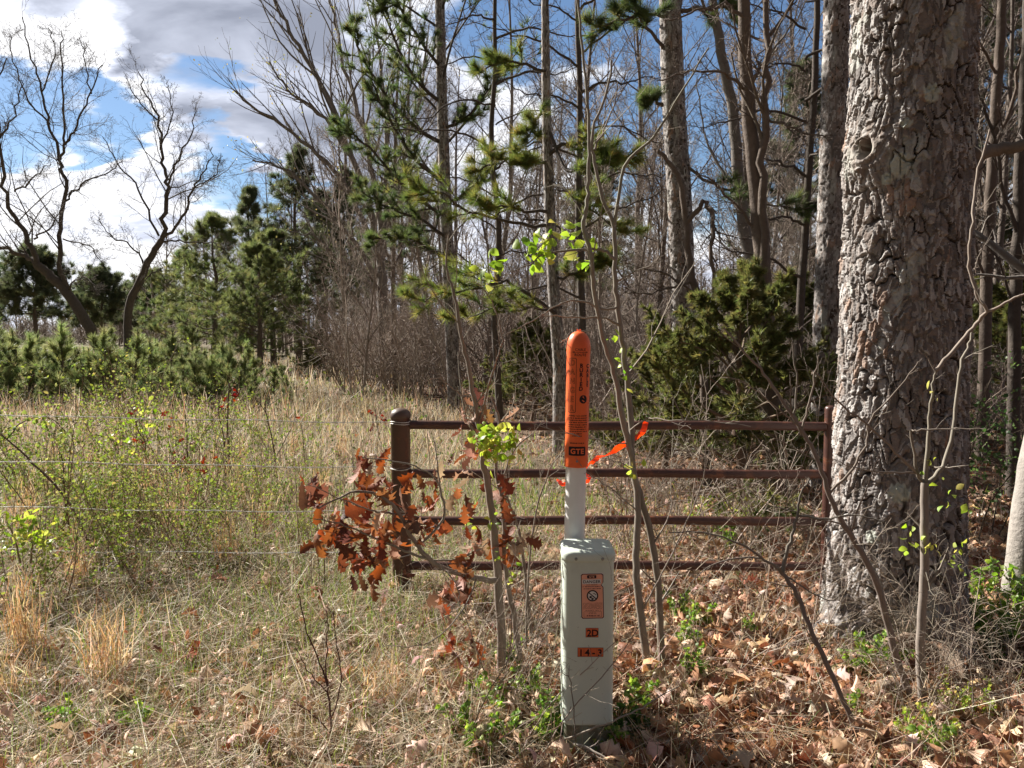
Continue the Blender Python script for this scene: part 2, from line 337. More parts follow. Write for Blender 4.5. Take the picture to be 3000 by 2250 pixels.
sward(gr, 52000, 2.2, 7.5, 1.3, .17, .0045, .42, GRN, (4, 4, 3, 2), lambda x, y: .03+.75*field(x, y)*patch(x, y, 1.3, .3, .0)+.25*field(x, y)*np.exp(-((x+1.0)**2+(y-4.6)**2)/1.1))
sward(gr, 15000, 6, 22, 1.5, .22, .006, .42, GRN, (4, 4, 4, 2), lambda x, y: .03+.5*field(x, y)*patch(x, y, .7, 1.3, -.1)+.2*np.exp(-((x-.5)**2+(y-6.6)**2)/3.))
tag(gr.build('green_grass', m_grass), kind='stuff')
wm = MB()      # low leafy weeds that cover the field between the shrubs
def weeds(n, d0, d1, power, hmax, size, pal, wts, keep, r=rs):
    x, y = scatter_xy(n, d0, d1, power, r=r); k = r.rand(n) < keep(x, y); x, y = x[k], y[k]; n = len(x)
    pos = np.stack([x, y, gh(x, y)+.01+r.rand(n)**1.4*hmax], 1); m_ = frames(upaxis(n, .9, r), r.rand(n)*2*PI)
    tv, tf = LANCE[0]; s_ = size*(.5+.8*r.rand(n))*np.clip(y/6, .8, 4); scatter(wm, tv, tf, m_, pos, np.stack([s_, s_*1.25, s_], 1), pick(pal, n, wts))
WEED = [(.20, .25, .08), (.14, .20, .06), (.27, .29, .11), (.30, .23, .14), (.10, .15, .05)]
weeds(18000, 4.2, 10, 1.3, .34, .026, WEED, (3, 4, 1.5, 3, 3), lambda x, y: .03+.75*field(x, y)*patch(x, y, 1.6, .9, 0.05))
weeds(14000, 3.6, 8, 1.3, .18, .022, WEED, (4, 5, 2, 1, 4), lambda x, y: .02+.8*field(x, y)*patch(x, y, 1.9, 2.2, -.05))
weeds(9000, 2.3, 5, 1.2, .07, .022, WEED, (3, 4, 1, 0, 4), lambda x, y: .05+.5*patch(x, y, 2.3, .2, -.25))
weeds(12000, 9, 26, 1.5, .5, .030, WEED, (4, 3, 3, 4, 3), lambda x, y: .02+.7*field(x, y)*patch(x, y, .8, .9))
tag(wm.build('ground_weeds', m_weed), kind='stuff')
# ------------------------------------------------------------------ trees: bark trunks
def fb(a, z, seed, ka=6, kz=4.0, n=12):
    r = random.Random(seed); o = 0
    for _ in range(n): o = o+math.sqrt(2.0/n)*np.sin(r.randint(-ka, ka)*a+r.uniform(-kz, kz)*z+r.random()*6.28)
    return o
def worley(u, v, nu, seed):
    iu, iv = np.floor(u).astype(int), np.floor(v).astype(int); f1 = np.full(u.shape, 9.); f2 = f1.copy(); idd = np.zeros(u.shape); gx = np.zeros(u.shape); gy = gx.copy()
    for du in (-1, 0, 1):
        for dv in (-1, 0, 1):
            cu, cv = iu+du, iv+dv; h = (np.mod(cu, nu)*7919+cv*104729+seed*1301).astype(np.int64)
            def hs(k): q = np.sin(h*12.9898+k*78.233)*43758.5453; return q-np.floor(q)
            dx, dy = cu+.5+.42*(hs(1)*2-1)-u, cv+.5+.42*(hs(2)*2-1)-v; d = np.sqrt(dx*dx+dy*dy); idn = hs(3)
            a = d < f1; f2 = np.where(a, f1, np.minimum(f2, d)); idd = np.where(a, idn, idd); gx = np.where(a, dx, gx); gy = np.where(a, dy, gy); f1 = np.minimum(f1, d)
    return f1, f2, idd, gx, gy
def sstep(x, a, b): t = np.clip((x-a)/(b-a), 0, 1); return t*t*(3-2*t)
def bark_trunk(mb, axis, nu, nvv, cw, ch, depth, seed, pal=None, extra=None, zmin=None):
    """a plated pine trunk round a bent axis [(x,y,z,r)...]"""
    A = np.array(axis, float); z = np.linspace(A[0, 2], A[-1, 2], nvv); ax_ = np.interp(z, A[:, 2], A[:, 0]); ay = np.interp(z, A[:, 2], A[:, 1]); rr = np.interp(z, A[:, 2], A[:, 3])
    a = np.arange(nu)*2*PI/nu; AA, ZZ = np.meshgrid(a, z); r0 = rr[:, None]+0*AA; rm = float(rr.mean()); nc = max(5, int(round(2*PI*rm/cw)))
    def oct_(z_, sd): return fb(AA, z_, sd, 8, 3)+.55*fb(AA, z_*2.3, sd+1, 20, 3)+.25*fb(AA, z_*5, sd+2, 48, 3)+.12*fb(AA, z_*11, sd+3, 110, 3)
    wu = .20*oct_(ZZ/ch*.45, seed); wv = .20*oct_(ZZ/ch*.5, seed+20)
    u = AA/(2*PI)*nc+wu; v = ZZ/ch+wv
    f1, f2, idd, gx, gy = worley(u, v, nc, seed)
    opn = .40+.60*np.clip(fb(AA, ZZ/ch*.8, seed+40, 14, 3), -1, 1); wide = .06+.22*np.clip(.5+.5*fb(AA, ZZ/ch*.35, seed+41, 6, 3), 0, 1)
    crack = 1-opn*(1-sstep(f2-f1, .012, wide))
    n2 = nc*2; g1, g2, id2, hx, hy = worley(u*2+.5*wv, v*1.35+.6*wu, n2, seed+5); n3 = nc*4; k1, k2, id3, jx, jy = worley(u*4-.4*wv, v*2.2+.5*wu, n3, seed+9)
    layer = np.floor(id2*4)/3.0
    disp = depth*(1.05*crack+.40*(layer-.5)+.22*(gx*(idd-.5)*1.2+gy*(.5+.5*idd))+.14*(id3-.5)+.10*(hx*(id2-.5)+hy*.8)-.16*(1-sstep(g2-g1, 0, .07))+.03*fb(AA, ZZ/ch*4, seed+6, 80, 14, 20))-depth*.9
    c0 = np.array(pal if pal else [(.20, .182, .175), (.30, .278, .27), (.14, .124, .118), (.215, .178, .16), (.42, .40, .39), (.29, .26, .248)])
    mixid = (id2*.5+id3*.25+idd*.25); C = c0[np.clip((mixid*1.5-.25)*len(c0), 0, len(c0)-1).astype(int)]
    rust = (sstep(id2+.12*fb(AA, ZZ*3, seed+60, 5, 5), .99, 1.03)*sstep(crack, .6, .9)*.6)[..., None]; C = C*(1-rust)+rust*np.array([.31, .18, .115])
    lich = sstep(fb(AA, ZZ*2.4, seed+8, 9, 5)+.35*fb(AA, ZZ*9, seed+9, 30, 8), 1.5, 1.8)*(crack > .5); C = C*(1-.6*lich[..., None])+.6*lich[..., None]*np.array([.43, .44, .41])
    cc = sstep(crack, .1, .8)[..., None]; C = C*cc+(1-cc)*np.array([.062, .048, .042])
    C = C*(1+.04*np.random.RandomState(seed).randn(*AA.shape)[..., None])
    if extra:
        e_, C, mul_ = extra(AA, ZZ, r0, C); disp = disp*mul_+e_
    rad = r0+disp; V = np.stack([ax_[:, None]+rad*np.cos(AA), ay[:, None]+rad*np.sin(AA), ZZ], -1)
    i = np.arange(nvv-1)[:, None]*nu; j = np.arange(nu)[None, :]; j2 = (j+1) % nu
    F = np.stack([i+j, i+j2, i+nu+j2, i+nu+j], -1).reshape(-1, 4)
    mb.add(V.reshape(-1, 3), F, C[:-1].reshape(-1, 3))

# --- branching
def rotated(d, ang, az):
    p = d.cross(Vector((0, 0, 1)))
    if p.length < 1e-3: p = Vector((1, 0, 0))
    p.normalize(); q = Matrix.Rotation(az, 3, d) @ p
    return (Matrix.Rotation(ang, 3, q) @ d).normalized()
def jv(rng, k): return Vector((rng.gauss(0, k), rng.gauss(0, k), rng.gauss(0, k)))
def kids(mb, pts, rad, L_, lvl, sp, rng, tips, c):
    """side shoots along a limb already drawn"""
    k = sp['k'][lvl]; k = max(1, int(k*rng.uniform(.8, 1.25)+.5)); t0 = sp['t0'][lvl]; n = len(pts)-1; az0 = rng.random()*6.28
    for j in range(k):
        t = min(.999, t0+(1-t0)*(j+rng.random())/k); x = t*n; i = int(x); f = x-i
        p = pts[i].lerp(pts[i+1], f); d = (pts[i+1]-pts[i]).normalized(); r = rad[i]*(1-f)+rad[i+1]*f
        cdir = rotated(d, sp['ang'][lvl]*rng.uniform(.65, 1.3), az0+j*2.4+rng.uniform(-.5, .5))
        if sp.get('flat'): cdir.z = cdir.z*(1-sp['flat'])+sp.get('lift', 0); cdir.normalize()
        grow(mb, p, cdir, L_*sp['lr'][lvl]*(1.2-.75*t)*rng.uniform(.6, 1.25), min(r*.72, max(sp['rmin'], r*sp.get('rf', .55))), lvl+1, sp, rng, tips, c)
def grow(mb, p, d, L_, r, lvl, sp, rng, tips, c):
    n = sp['n'][lvl]; pts = [p.copy()]; rad = [r]; wob = sp['wob'][lvl]; up = sp['up'][lvl]; r1 = max(sp['rmin']*.55, r*sp['tap'])
    for i in range(n):
        d = (d+jv(rng, wob)+Vector((0, 0, up))).normalized(); p = p+d*(L_/n); pts.append(p); rad.append(r+(r1-r)*(i+1)/n)
    mb.tube(pts, rad, 5 if r > .03 else 4 if r > .012 else 3, tint(c, rng, .85, 1.15))
    last = lvl == len(sp['n'])-1
    if tips is not None and lvl >= sp.get('tiplvl', len(sp['n'])-1):
        tips.append((p, d))
        if sp.get('along') and len(pts) > 2:
            for q in range(1, len(pts)-1): tips.append((pts[q], (pts[q+1]-pts[q]).normalized()))
    if not last: kids(mb, pts, rad, L_, lvl, sp, rng, tips, c)
GREYB, BROWNB, DARKB, TANB = (.19, .17, .155), (.14, .11, .092), (.09, .074, .064), (.32, .27, .22)
def polyline(spec):                    # [(u,v,d)...] -> points
    return [P(*q) for q in spec]
def dense(pts, rad, sub=4, wob=0.0, rng=random):
    """Catmull-Rom through digitised points"""
    o = []; rr = []; n = len(pts)
    for i in range(n-1):
        a, b, c_, d = pts[max(0, i-1)], pts[i], pts[i+1], pts[min(n-1, i+2)]
        for k in range(sub):
            t = k/sub; q = .5*((2*b)+(c_-a)*t+(2*a-5*b+4*c_-d)*t*t+(3*b-a-3*c_+d)*t**3)
            if (i or k) and wob: q = q+jv(rng, wob)
            o.append(q); rr.append(rad[i]*(1-t)+rad[i+1]*t)
    return o+[pts[-1]], rr+[rad[-1]]
def lin(r0, r1, n): return [r0+(r1-r0)*i/(n-1) for i in range(n)]
def length(pts): return sum((pts[i+1]-pts[i]).length for i in range(len(pts)-1))
def tufts(mb, tips, temps, size, pal, wts, seed=1, jit=.25, updir=.15):
    r = np.random.RandomState(seed); n = len(tips)
    if not n: return
    pos = np.array([tuple(t[0]) for t in tips]); ax = np.array([tuple(t[1]) for t in tips])+np.array([0, 0, updir])+jit*r.randn(n, 3)
    m_ = frames(ax, r.rand(n)*6.28); s_ = size*(.7+.6*r.rand(n)); c = pick(pal, n, wts, r=r); ti = r.randint(len(temps), size=n)
    for t, (tv, tf) in enumerate(temps): q = ti == t; scatter(mb, tv, tf, m_[q], pos[q], s_[q], c[q])
def leaves_at(mb, tips, temps, size, pal, wts, seed=1, droop=.3, per=1, spread=.02, wfac=1.0):
    r = np.random.RandomState(seed); tips = [t for t in tips for _ in range(per)]; n = len(tips)
    if not n: return
    pos = np.array([tuple(t[0]) for t in tips])+spread*r.randn(n, 3); ax = np.array([tuple(t[1]) for t in tips])*.5+.75*r.randn(n, 3); ax[:, 2] -= droop
    m_ = frames(ax, r.rand(n)*6.28); s_ = size*(.6+.7*r.rand(n)); c = pick(pal, n, wts, r=r); ti = r.randint(len(temps), size=n)
    for t, (tv, tf) in enumerate(temps): q = ti == t; scatter(mb, tv, tf, m_[q], pos[q], np.stack([s_[q], s_[q]*wfac, s_[q]], 1), c[q])

# ------------------------------------------------------------------ the big pine beside the gate
BX, BY = 1.985, 3.93
def big_extra(AA, ZZ, r0, C):
    def da(a0): return np.angle(np.exp(1j*(AA-a0)))
    flare = .022*np.exp(-np.clip(ZZ, 0, 9)/.22)*(1+.55*np.cos(5*AA+.6)+.3*np.cos(9*AA+2))
    flare = flare+.22*np.exp(-np.clip(ZZ, 0, 9)/.075)*np.exp(-(da(PI+.25)/.30)**2)+.12*np.exp(-np.clip(ZZ, 0, 9)/.10)*np.exp(-(da(-1.0)/.35)**2)
    front = math.atan2(-BY, -BX); k0 = front-.66; zc = 2.44
    ds, dz = .31*da(k0), ZZ-zc; q = np.sqrt((ds*.8)**2+(dz*1.15)**2); q2 = np.sqrt((ds*.62)**2+(dz+.05)**2)
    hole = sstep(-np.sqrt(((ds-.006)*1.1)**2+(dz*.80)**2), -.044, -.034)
    e = .038*np.exp(-(q2/.14)**2)+.008*np.exp(-((q-.062)/.030)**2)*(1+.5*np.sin(3*np.arctan2(dz, ds)+1))+.015*np.exp(-((ds+.02)/.10)**2-((dz+.09)/.06)**2)*(1+.35*np.cos(3*np.arctan2(dz, ds)))-.20*hole
    e = e+.006*np.sin(q*150+2*np.arctan2(dz, ds))*np.exp(-(q/.12)**2)
    rim = np.exp(-(q/.11)**2)[..., None]; C = C*(1-.5*rim)+.5*rim*np.array([.20, .145, .105]); C = C*(1-hole[..., None])+hole[..., None]*np.array([.012, .009, .008])  # hole coloured near black: dark rotten wood, with its inner shade painted in
    e = e+.05*np.exp(-((ds-.80)/.10)**2-((ZZ-2.36)/.09)**2)          # swelling below the dead limb
    for a0, z0, s_ in ((front-.10, 2.34, .055), (front-.30, 2.28, .03), (front+.30, 2.66, .045), (front-.05, 2.53, .025), (front+.02, .78, .05), (front-.35, .55, .035)):
        bl = np.exp(-(((.32*da(a0))**2+(ZZ-z0)**2)/s_**2)*(1+.4*np.sin(AA*70)*np.sin(ZZ*60)))
        bl = sstep(bl, .3, .5)[..., None]; C = C*(1-bl)+bl*np.array([.44, .46, .41]); e = e+.004*bl[..., 0]
    return flare+e, C, 1-.8*np.exp(-(q/.085)**4)
big = thing('pine_tree', 'huge old pine with thick flaking grey plate bark and a knot hole, beside the gate', 'tree', (0, 0, 0))
tm = MB()
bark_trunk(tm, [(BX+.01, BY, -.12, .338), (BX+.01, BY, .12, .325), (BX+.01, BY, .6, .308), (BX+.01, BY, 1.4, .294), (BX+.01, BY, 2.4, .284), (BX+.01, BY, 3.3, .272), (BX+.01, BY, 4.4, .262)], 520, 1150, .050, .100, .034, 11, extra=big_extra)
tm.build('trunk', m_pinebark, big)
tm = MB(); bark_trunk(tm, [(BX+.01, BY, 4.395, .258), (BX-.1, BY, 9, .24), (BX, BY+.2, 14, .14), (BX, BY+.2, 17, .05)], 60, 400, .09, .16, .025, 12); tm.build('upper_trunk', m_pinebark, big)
rng = random.Random(3)
st, sr = dense([Vector((BX+.28, BY-.10, 2.34)), P(2850, 458, 3.8), P(2925, 437, 3.78), P(3000, 424, 3.72), P(3120, 385, 3.65)], [.06, .034, .030, .026, .018], 4, .004, rng)
tm = MB(); tm.tube(st, sr, 9, (.20, .165, .14)); tm.build('dead_limb', m_bark, big)
tm = MB(); fm = MB(); tips = []
PSP = dict(n=(7, 5, 3), wob=(.06, .1, .16), up=(.03, .05, .08), tap=.3, k=(9, 5), t0=(.3, .25), ang=(.8, .7), lr=(.38, .5), rmin=.005)
for i in range(16): grow(tm, Vector((BX, BY, 7.5+i*.58)), Vector((math.cos(i*2.4), math.sin(i*2.4), .35)).normalized(), 3.2-1.2*i/16, .05, 0, PSP, rng, tips, BROWNB)
NEED = [(.10, .135, .055), (.135, .17, .065), (.075, .105, .045), (.19, .19, .075)]
NEEDY = [(.15, .19, .055), (.22, .23, .07), (.11, .15, .05), (.27, .22, .08)]
tufts(fm, tips, TUFT_FAR, .24, NEED, (4, 3, 3, 1)); tm.build('crown', m_bark, big); fm.build('needles', m_needle, big)

def pine_from_line(name, label, line, rad, seed, d_cell=(.06, .11), nu=72, nvv=520, branches=(), bsp=None, tuft=.2, temps=TUFT_NEAR, pal=NEED, wts=(4, 3, 3, 1), group=None, depth=.016, col_=BROWNB, auto=None):
    """trunk through sighted points, plate bark, then limbs"""
    t = thing(name, label, 'tree', (0, 0, 0), group); pts = polyline(line); pts.sort(key=lambda p: p.z); rd = list(rad)
    base = pts[0].copy(); base.z = g(base.x, base.y)-.1
    if pts[0].z > .05: pts = [base]+pts; rd = [rad[0]*1.12]+rd
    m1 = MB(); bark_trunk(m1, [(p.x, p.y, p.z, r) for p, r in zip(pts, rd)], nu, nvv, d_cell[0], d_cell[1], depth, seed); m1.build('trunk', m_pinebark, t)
    m2 = MB(); m3 = MB(); rg = random.Random(seed); tips = []
    for spec, r0, r1 in branches:
        bp, br = dense(polyline(spec), lin(r0, r1, len(spec)), 4, .012, rg); m2.tube(bp, br, 5, col_)
        kids(m2, bp, br, length(bp), 0, bsp, rg, tips, col_); tips.append((bp[-1], (bp[-1]-bp[-2]).normalized()))
    if auto:
        z0, z1, n, bl, el0, el1, asp = auto; A = [(p.z, p, r) for p, r in zip(pts, rd)]
        for i in range(n):
            f = (i+rg.random())/n; z = z0+(z1-z0)*f; x = np.interp(z, [a[0] for a in A], [a[1].x for a in A]); y = np.interp(z, [a[0] for a in A], [a[1].y for a in A]); rr = np.interp(z, [a[0] for a in A], [a[2] for a in A])
            el = el0+(el1-el0)*f+rg.uniform(-.15, .15); az = i*2.4+rg.uniform(-.4, .4)
            grow(m2, Vector((x, y, z)), Vector((math.cos(az)*math.cos(el), math.sin(az)*math.cos(el), math.sin(el))), bl*(1-.6*f)*rg.uniform(.7, 1.2), max(.012, rr*.28), 0, asp, rg, tips, col_)
    if m2.t: m2.build('crown', m_bark, t)
    if tips: tufts(m3, tips, temps, tuft, pal, wts, seed); m3.build('needles', m_needle, t)
    return t
NSP = dict(n=(6, 5, 3), wob=(.1, .12, .16), up=(.03, .06, .08), tap=.35, k=(8, 3), t0=(.3, .3), ang=(.7, .65), lr=(.30, .5), rmin=.003, tiplvl=1, along=True)
ASP = dict(n=(8, 5, 3), wob=(.05, .1, .16), up=(.02, .05, .08), tap=.3, k=(11, 5), t0=(.22, .25), ang=(.65, .7), lr=(.34, .5), rmin=.004)
pine_from_line('pine_tree', 'straight pine trunk close behind the huge flaking pine, partly hidden by it', [(2418, 1400, 7.6), (2424, 1000, 7.6), (2440, 500, 7.6), (2452, 0, 7.6), (2462, -500, 7.6), (2470, -2300, 7.6)], [.15, .135, .125, .115, .10, .03], 21, nvv=900,
               auto=(6.5, 12, 12, 2.0, .3, .6, ASP))
pine_from_line('pine_tree', 'stout grey pine trunk rising above the cedar, with a needled bough near its top', [(2015, 1250, 9.6), (2005, 1000, 9.6), (1990, 560, 9.6), (1972, 280, 9.6), (1964, 60, 9.6), (1955, -500, 9.6), (1950, -2000, 9.6)], [.165, .155, .145, .137, .13, .11, .03], 22, nvv=900,
               branches=[([(1968, 60, 9.6), (1905, 40, 9.3), (1830, 55, 9.0), (1745, 78, 8.8)], .03, .01), ([(1950, 145, 9.6), (1915, 110, 9.4), (1880, 60, 9.2), (1840, 0, 9.0), (1800, -70, 9.0)], .025, .01), ([(1975, 30, 9.6), (2060, 28, 9.4), (2125, 20, 9.3), (2160, 65, 9.3)], .03, .012),
                         ([(1940, 310, 9.5), (1915, 290, 9.3), (1890, 300, 9.2)], .025, .012), ([(1990, 470, 9.6), (2060, 520, 9.4), (2130, 555, 9.2), (2260, 600, 9.0), (2400, 615, 8.9)], .022, .006)], bsp=dict(NSP, k=(8, 3), flat=.4), tuft=.14, auto=(6.5, 13, 14, 2.2, .2, .6, ASP))
pine_from_line('pine_tree', 'slim dark pine with long level boughs, tufts glowing yellow-green, beyond the orange marker', [(1640, 1080, 9.4), (1622, 850, 9.4), (1608, 560, 9.4), (1600, 300, 9.4), (1597, 0, 9.4), (1590, -600, 9.4), (1588, -1600, 9.4)], [.08, .072, .062, .052, .044, .036, .015], 23, nu=40, nvv=420, d_cell=(.05, .09), depth=.010, col_=DARKB, pal=NEEDY, wts=(4, 3, 3, 1.2),
               branches=[([(1600, 215, 9.4), (1540, 190, 9.2), (1470, 180, 9.0), (1400, 215, 8.9)], .022, .006), ([(1606, 460, 9.4), (1660, 420, 9.2), (1760, 450, 9.0), (1850, 460, 8.9)], .03, .008), ([(1600, 330, 9.4), (1570, 350, 9.0), (1545, 400, 8.8)], .018, .006),
                         ([(1605, 480, 9.4), (1520, 455, 9.1), (1440, 480, 8.9), (1395, 500, 8.8)], .024, .006), ([(1606, 530, 9.4), (1660, 560, 9.1), (1740, 620, 8.9), (1830, 680, 8.8)], .022, .005), ([(1612, 620, 9.4), (1540, 615, 9.1), (1450, 600, 8.9), (1420, 590, 8.8)], .024, .006),
                         ([(1612, 660, 9.4), (1500, 650, 9.1), (1370, 620, 8.9), (1300, 560, 8.8), (1220, 570, 8.8)], .024, .006), ([(1640, 930, 9.4), (1560, 870, 9.1), (1480, 825, 9.0), (1390, 850, 8.8), (1290, 860, 8.7), (1240, 880, 8.6)], .026, .006), ([(1645, 900, 9.4), (1590, 905, 9.1), (1470, 900, 8.9), (1330, 940, 8.7)], .022, .005),
                         ([(1606, 380, 9.4), (1660, 500, 9.1), (1720, 480, 8.9), (1790, 470, 8.8)], .022, .006), ([(1606, 470, 9.4), (1560, 475, 9.0), (1530, 480, 8.8)], .018, .006), ([(1622, 820, 9.4), (1690, 800, 9.2), (1780, 760, 9.0)], .02, .005)], bsp=dict(NSP, k=(9, 3), lr=(.32, .5), flat=.5), tuft=.125, auto=(6.5, 10.5, 7, 1.2, .3, .7, ASP))
pine_from_line('pine_tree', 'tall dark pine with steep rising limbs and sparse dull tufts, before the spreading bare tree', [(1330, 1120, 15), (1322, 950, 15), (1305, 600, 15), (1295, 300, 15), (1289, 30, 15), (1285, -300, 15), (1280, -700, 15)], [.13, .125, .115, .10, .09, .07, .02], 24, nu=40, nvv=420, d_cell=(.07, .12), depth=.012, col_=DARKB,
               branches=[([(1300, 540, 15), (1220, 470, 14.6), (1130, 330, 14.2), (1090, 240, 14)], .045, .015), ([(1298, 420, 15), (1190, 350, 14.6), (1080, 200, 14.2), (1030, 80, 14)], .045, .015), ([(1310, 640, 15), (1200, 560, 14.5), (1080, 430, 14), (1010, 380, 14)], .04, .012), ([(1294, 300, 15), (1210, 220, 14.6), (1130, 60, 14.4), (1090, -60, 14)], .04, .012),
                         ([(1312, 700, 15), (1230, 640, 14.5), (1120, 600, 14), (1060, 560, 14)], .035, .012), ([(1296, 380, 15), (1380, 330, 14.6), (1470, 200, 14.2)], .03, .01), ([(1290, 200, 15), (1230, 120, 14.6), (1170, 20, 14.4), (1120, 30, 14)], .035, .012), ([(1315, 760, 15), (1200, 700, 14.5), (1090, 700, 14)], .03, .01), ([(1310, 600, 15), (1400, 540, 14.5), (1450, 470, 14)], .03, .01)],
               bsp=dict(NSP, k=(14, 3), lr=(.28, .45), t0=(.1, .25), flat=.4), temps=TUFT_FINE, tuft=.14, auto=(5, 11.5, 14, 2.6, .7, 1.0, dict(ASP, k=(8, 3), t0=(.4, .4))))
# ------------------------------------------------------------------ bare trees sighted one by one
BSP = dict(n=(6, 5, 4, 3), wob=(.10, .14, .18, .2), up=(.05, .05, .04, .03), tap=.4, k=(8, 6, 4), t0=(.15, .15, .2), ang=(.75, .75, .8), lr=(.36, .46, .5), rmin=.004, rf=.5)
def bare_from_lines(name, label, trunk, limbs, sp, seed, c=GREYB, buds=None, group=None, wob=.03):
    """trunk line plus limb lines [(u,v,d)...], shoots grown from the limbs"""
    t = thing(name, label, 'tree', (0, 0, 0), group); rg = random.Random(seed); m1 = MB(); m2 = MB(); tips = []
    tp = polyline(trunk[0]); tp[0].z = min(tp[0].z, g(tp[0].x, tp[0].y)-.08)
    bp, br = dense(tp, lin(trunk[1], trunk[2], len(tp)), 5, wob*.5, rg); m1.tube(bp, br, 10, c); m1.build('trunk', m_bark, t)
    for spec, r0, r1 in limbs:
        q = polyline([(s[0], s[1], s[2]) for s in spec]); bp, br = dense(q, lin(r0, r1, len(q)), 5, wob, rg); m2.tube(bp, br, 7, c)
        kids(m2, bp, br, length(bp), 0, sp, rg, tips, tuple(x*1.05 for x in c))
    m2.build('crown', m_bark, t)
    if buds:
        m3 = MB(); leaves_at(m3, [q for q in tips if rg.random() < buds[0]], LANCE, buds[1], buds[2], None, seed, 0, buds[3], .05, 1.4); m3.build('foliage', m_leaf, t)
    return t
KN = dict(BSP, wob=(.15, .22, .28, .3), k=(16, 8, 5), ang=(.7, .75, .85), up=(.08, .07, .05, .03), rmin=.0045, rf=.36, tap=.3, lr=(.36, .44, .44), t0=(.1, .12, .15))
bare_from_lines('bare_tree', 'leaning bare tree forking into three knobbly limbs, over the young pines', ([(322, 1100, 22), (305, 1055, 22), (280, 1000, 22), (253, 945, 22), (195, 855, 22), (150, 812, 22), (109, 774, 22)], .175, .12),
    [([(109, 774, 22), (87, 709, 22), (43, 637, 22), (11, 543, 21.8), (0, 405, 21.6), (-15, 290, 21.5), (20, 170, 21.5)], 0.081, 0.015), ([(109, 774, 22), (60, 745, 22.2), (0, 723, 22.4), (-60, 690, 22.6), (-150, 600, 22.6)], 0.075, 0.025),
     ([(200, 858, 22), (174, 781, 22), (177, 673, 22), (192, 557, 22.2), (174, 463, 22.3), (145, 362, 22.4), (123, 268, 22.5), (87, 145, 22.6), (65, 50, 22.6)], 0.075, 0.013), ([(176, 468, 22.2), (192, 420, 22), (231, 354, 21.8), (268, 275, 21.6), (300, 190, 21.4)], 0.041, 0.013), ([(190, 425, 22), (184, 289, 22.2), (186, 150, 22.4), (180, 90, 22.4)], 0.035, 0.010),
     ([(190, 590, 22.2), (240, 540, 22.4), (318, 505, 22.6), (360, 470, 22.7)], 0.032, 0.010), ([(100, 700, 22), (150, 660, 21.5), (178, 610, 21.2)], 0.029, 0.010), ([(43, 560, 21.8), (100, 520, 21.4), (150, 480, 21)], 0.029, 0.010), ([(145, 362, 22.4), (80, 290, 22.8), (40, 180, 23), (30, 100, 23)], 0.029, 0.010), ([(123, 268, 22.5), (160, 170, 22), (140, 80, 21.8)], 0.023, 0.010),
     ([(268, 275, 21.6), (250, 180, 21.8), (235, 110, 22)], 0.020, 0.009), ([(0, 405, 21.6), (50, 320, 21.2), (60, 230, 21)], 0.029, 0.010), ([(185, 700, 22), (260, 720, 21.6), (300, 770, 21.2)], 0.023, 0.009), ([(200, 850, 22), (245, 810, 21.5), (290, 860, 21)], 0.029, 0.010)], KN, 31, (.115, .095, .078))
bare_from_lines('bare_tree', 'bare tree with upright fan crown between the leaning bare tree and the pines', ([(372, 1075, 22.5), (376, 912, 22.5), (405, 832, 22.5), (441, 753, 22.5), (474, 702, 22.5)], .125, .085),
    [([(474, 702, 22.5), (487, 600, 22.5), (492, 535, 22.6), (474, 463, 22.7), (463, 347, 22.8), (430, 280, 23), (405, 210, 23)], 0.070, 0.013), ([(490, 545, 22.6), (521, 463, 22.3), (564, 389, 22), (575, 300, 22)], 0.035, 0.010), ([(474, 702, 22.5), (535, 637, 22.3), (564, 550, 22.1), (600, 500, 22), (622, 430, 22)], 0.046, 0.010),
     ([(474, 705, 22.5), (540, 708, 22.2), (622, 712, 22), (660, 735, 21.8)], 0.029, 0.009), ([(465, 690, 22.5), (405, 557, 22.8), (340, 470, 23), (300, 400, 23)], 0.035, 0.010), ([(430, 775, 22.5), (380, 720, 22.8), (320, 690, 23), (290, 640, 23)], 0.029, 0.009), ([(470, 440, 22.7), (500, 350, 22.5), (495, 250, 22.4)], 0.026, 0.009), ([(460, 350, 22.8), (400, 290, 23), (370, 230, 23)], 0.023, 0.009), ([(400, 840, 22.5), (460, 800, 22), (520, 850, 21.8)], 0.020, 0.007), ([(564, 550, 22.1), (620, 520, 21.8), (645, 470, 21.6)], 0.023, 0.008)], KN, 32, (.115, .095, .078))
FAN = dict(n=(7, 6, 4), wob=(.05, .08, .12), up=(.06, .07, .06), tap=.35, k=(15, 6), t0=(.25, .2), ang=(.5, .55), lr=(.42, .5), rmin=.005, rf=.5)
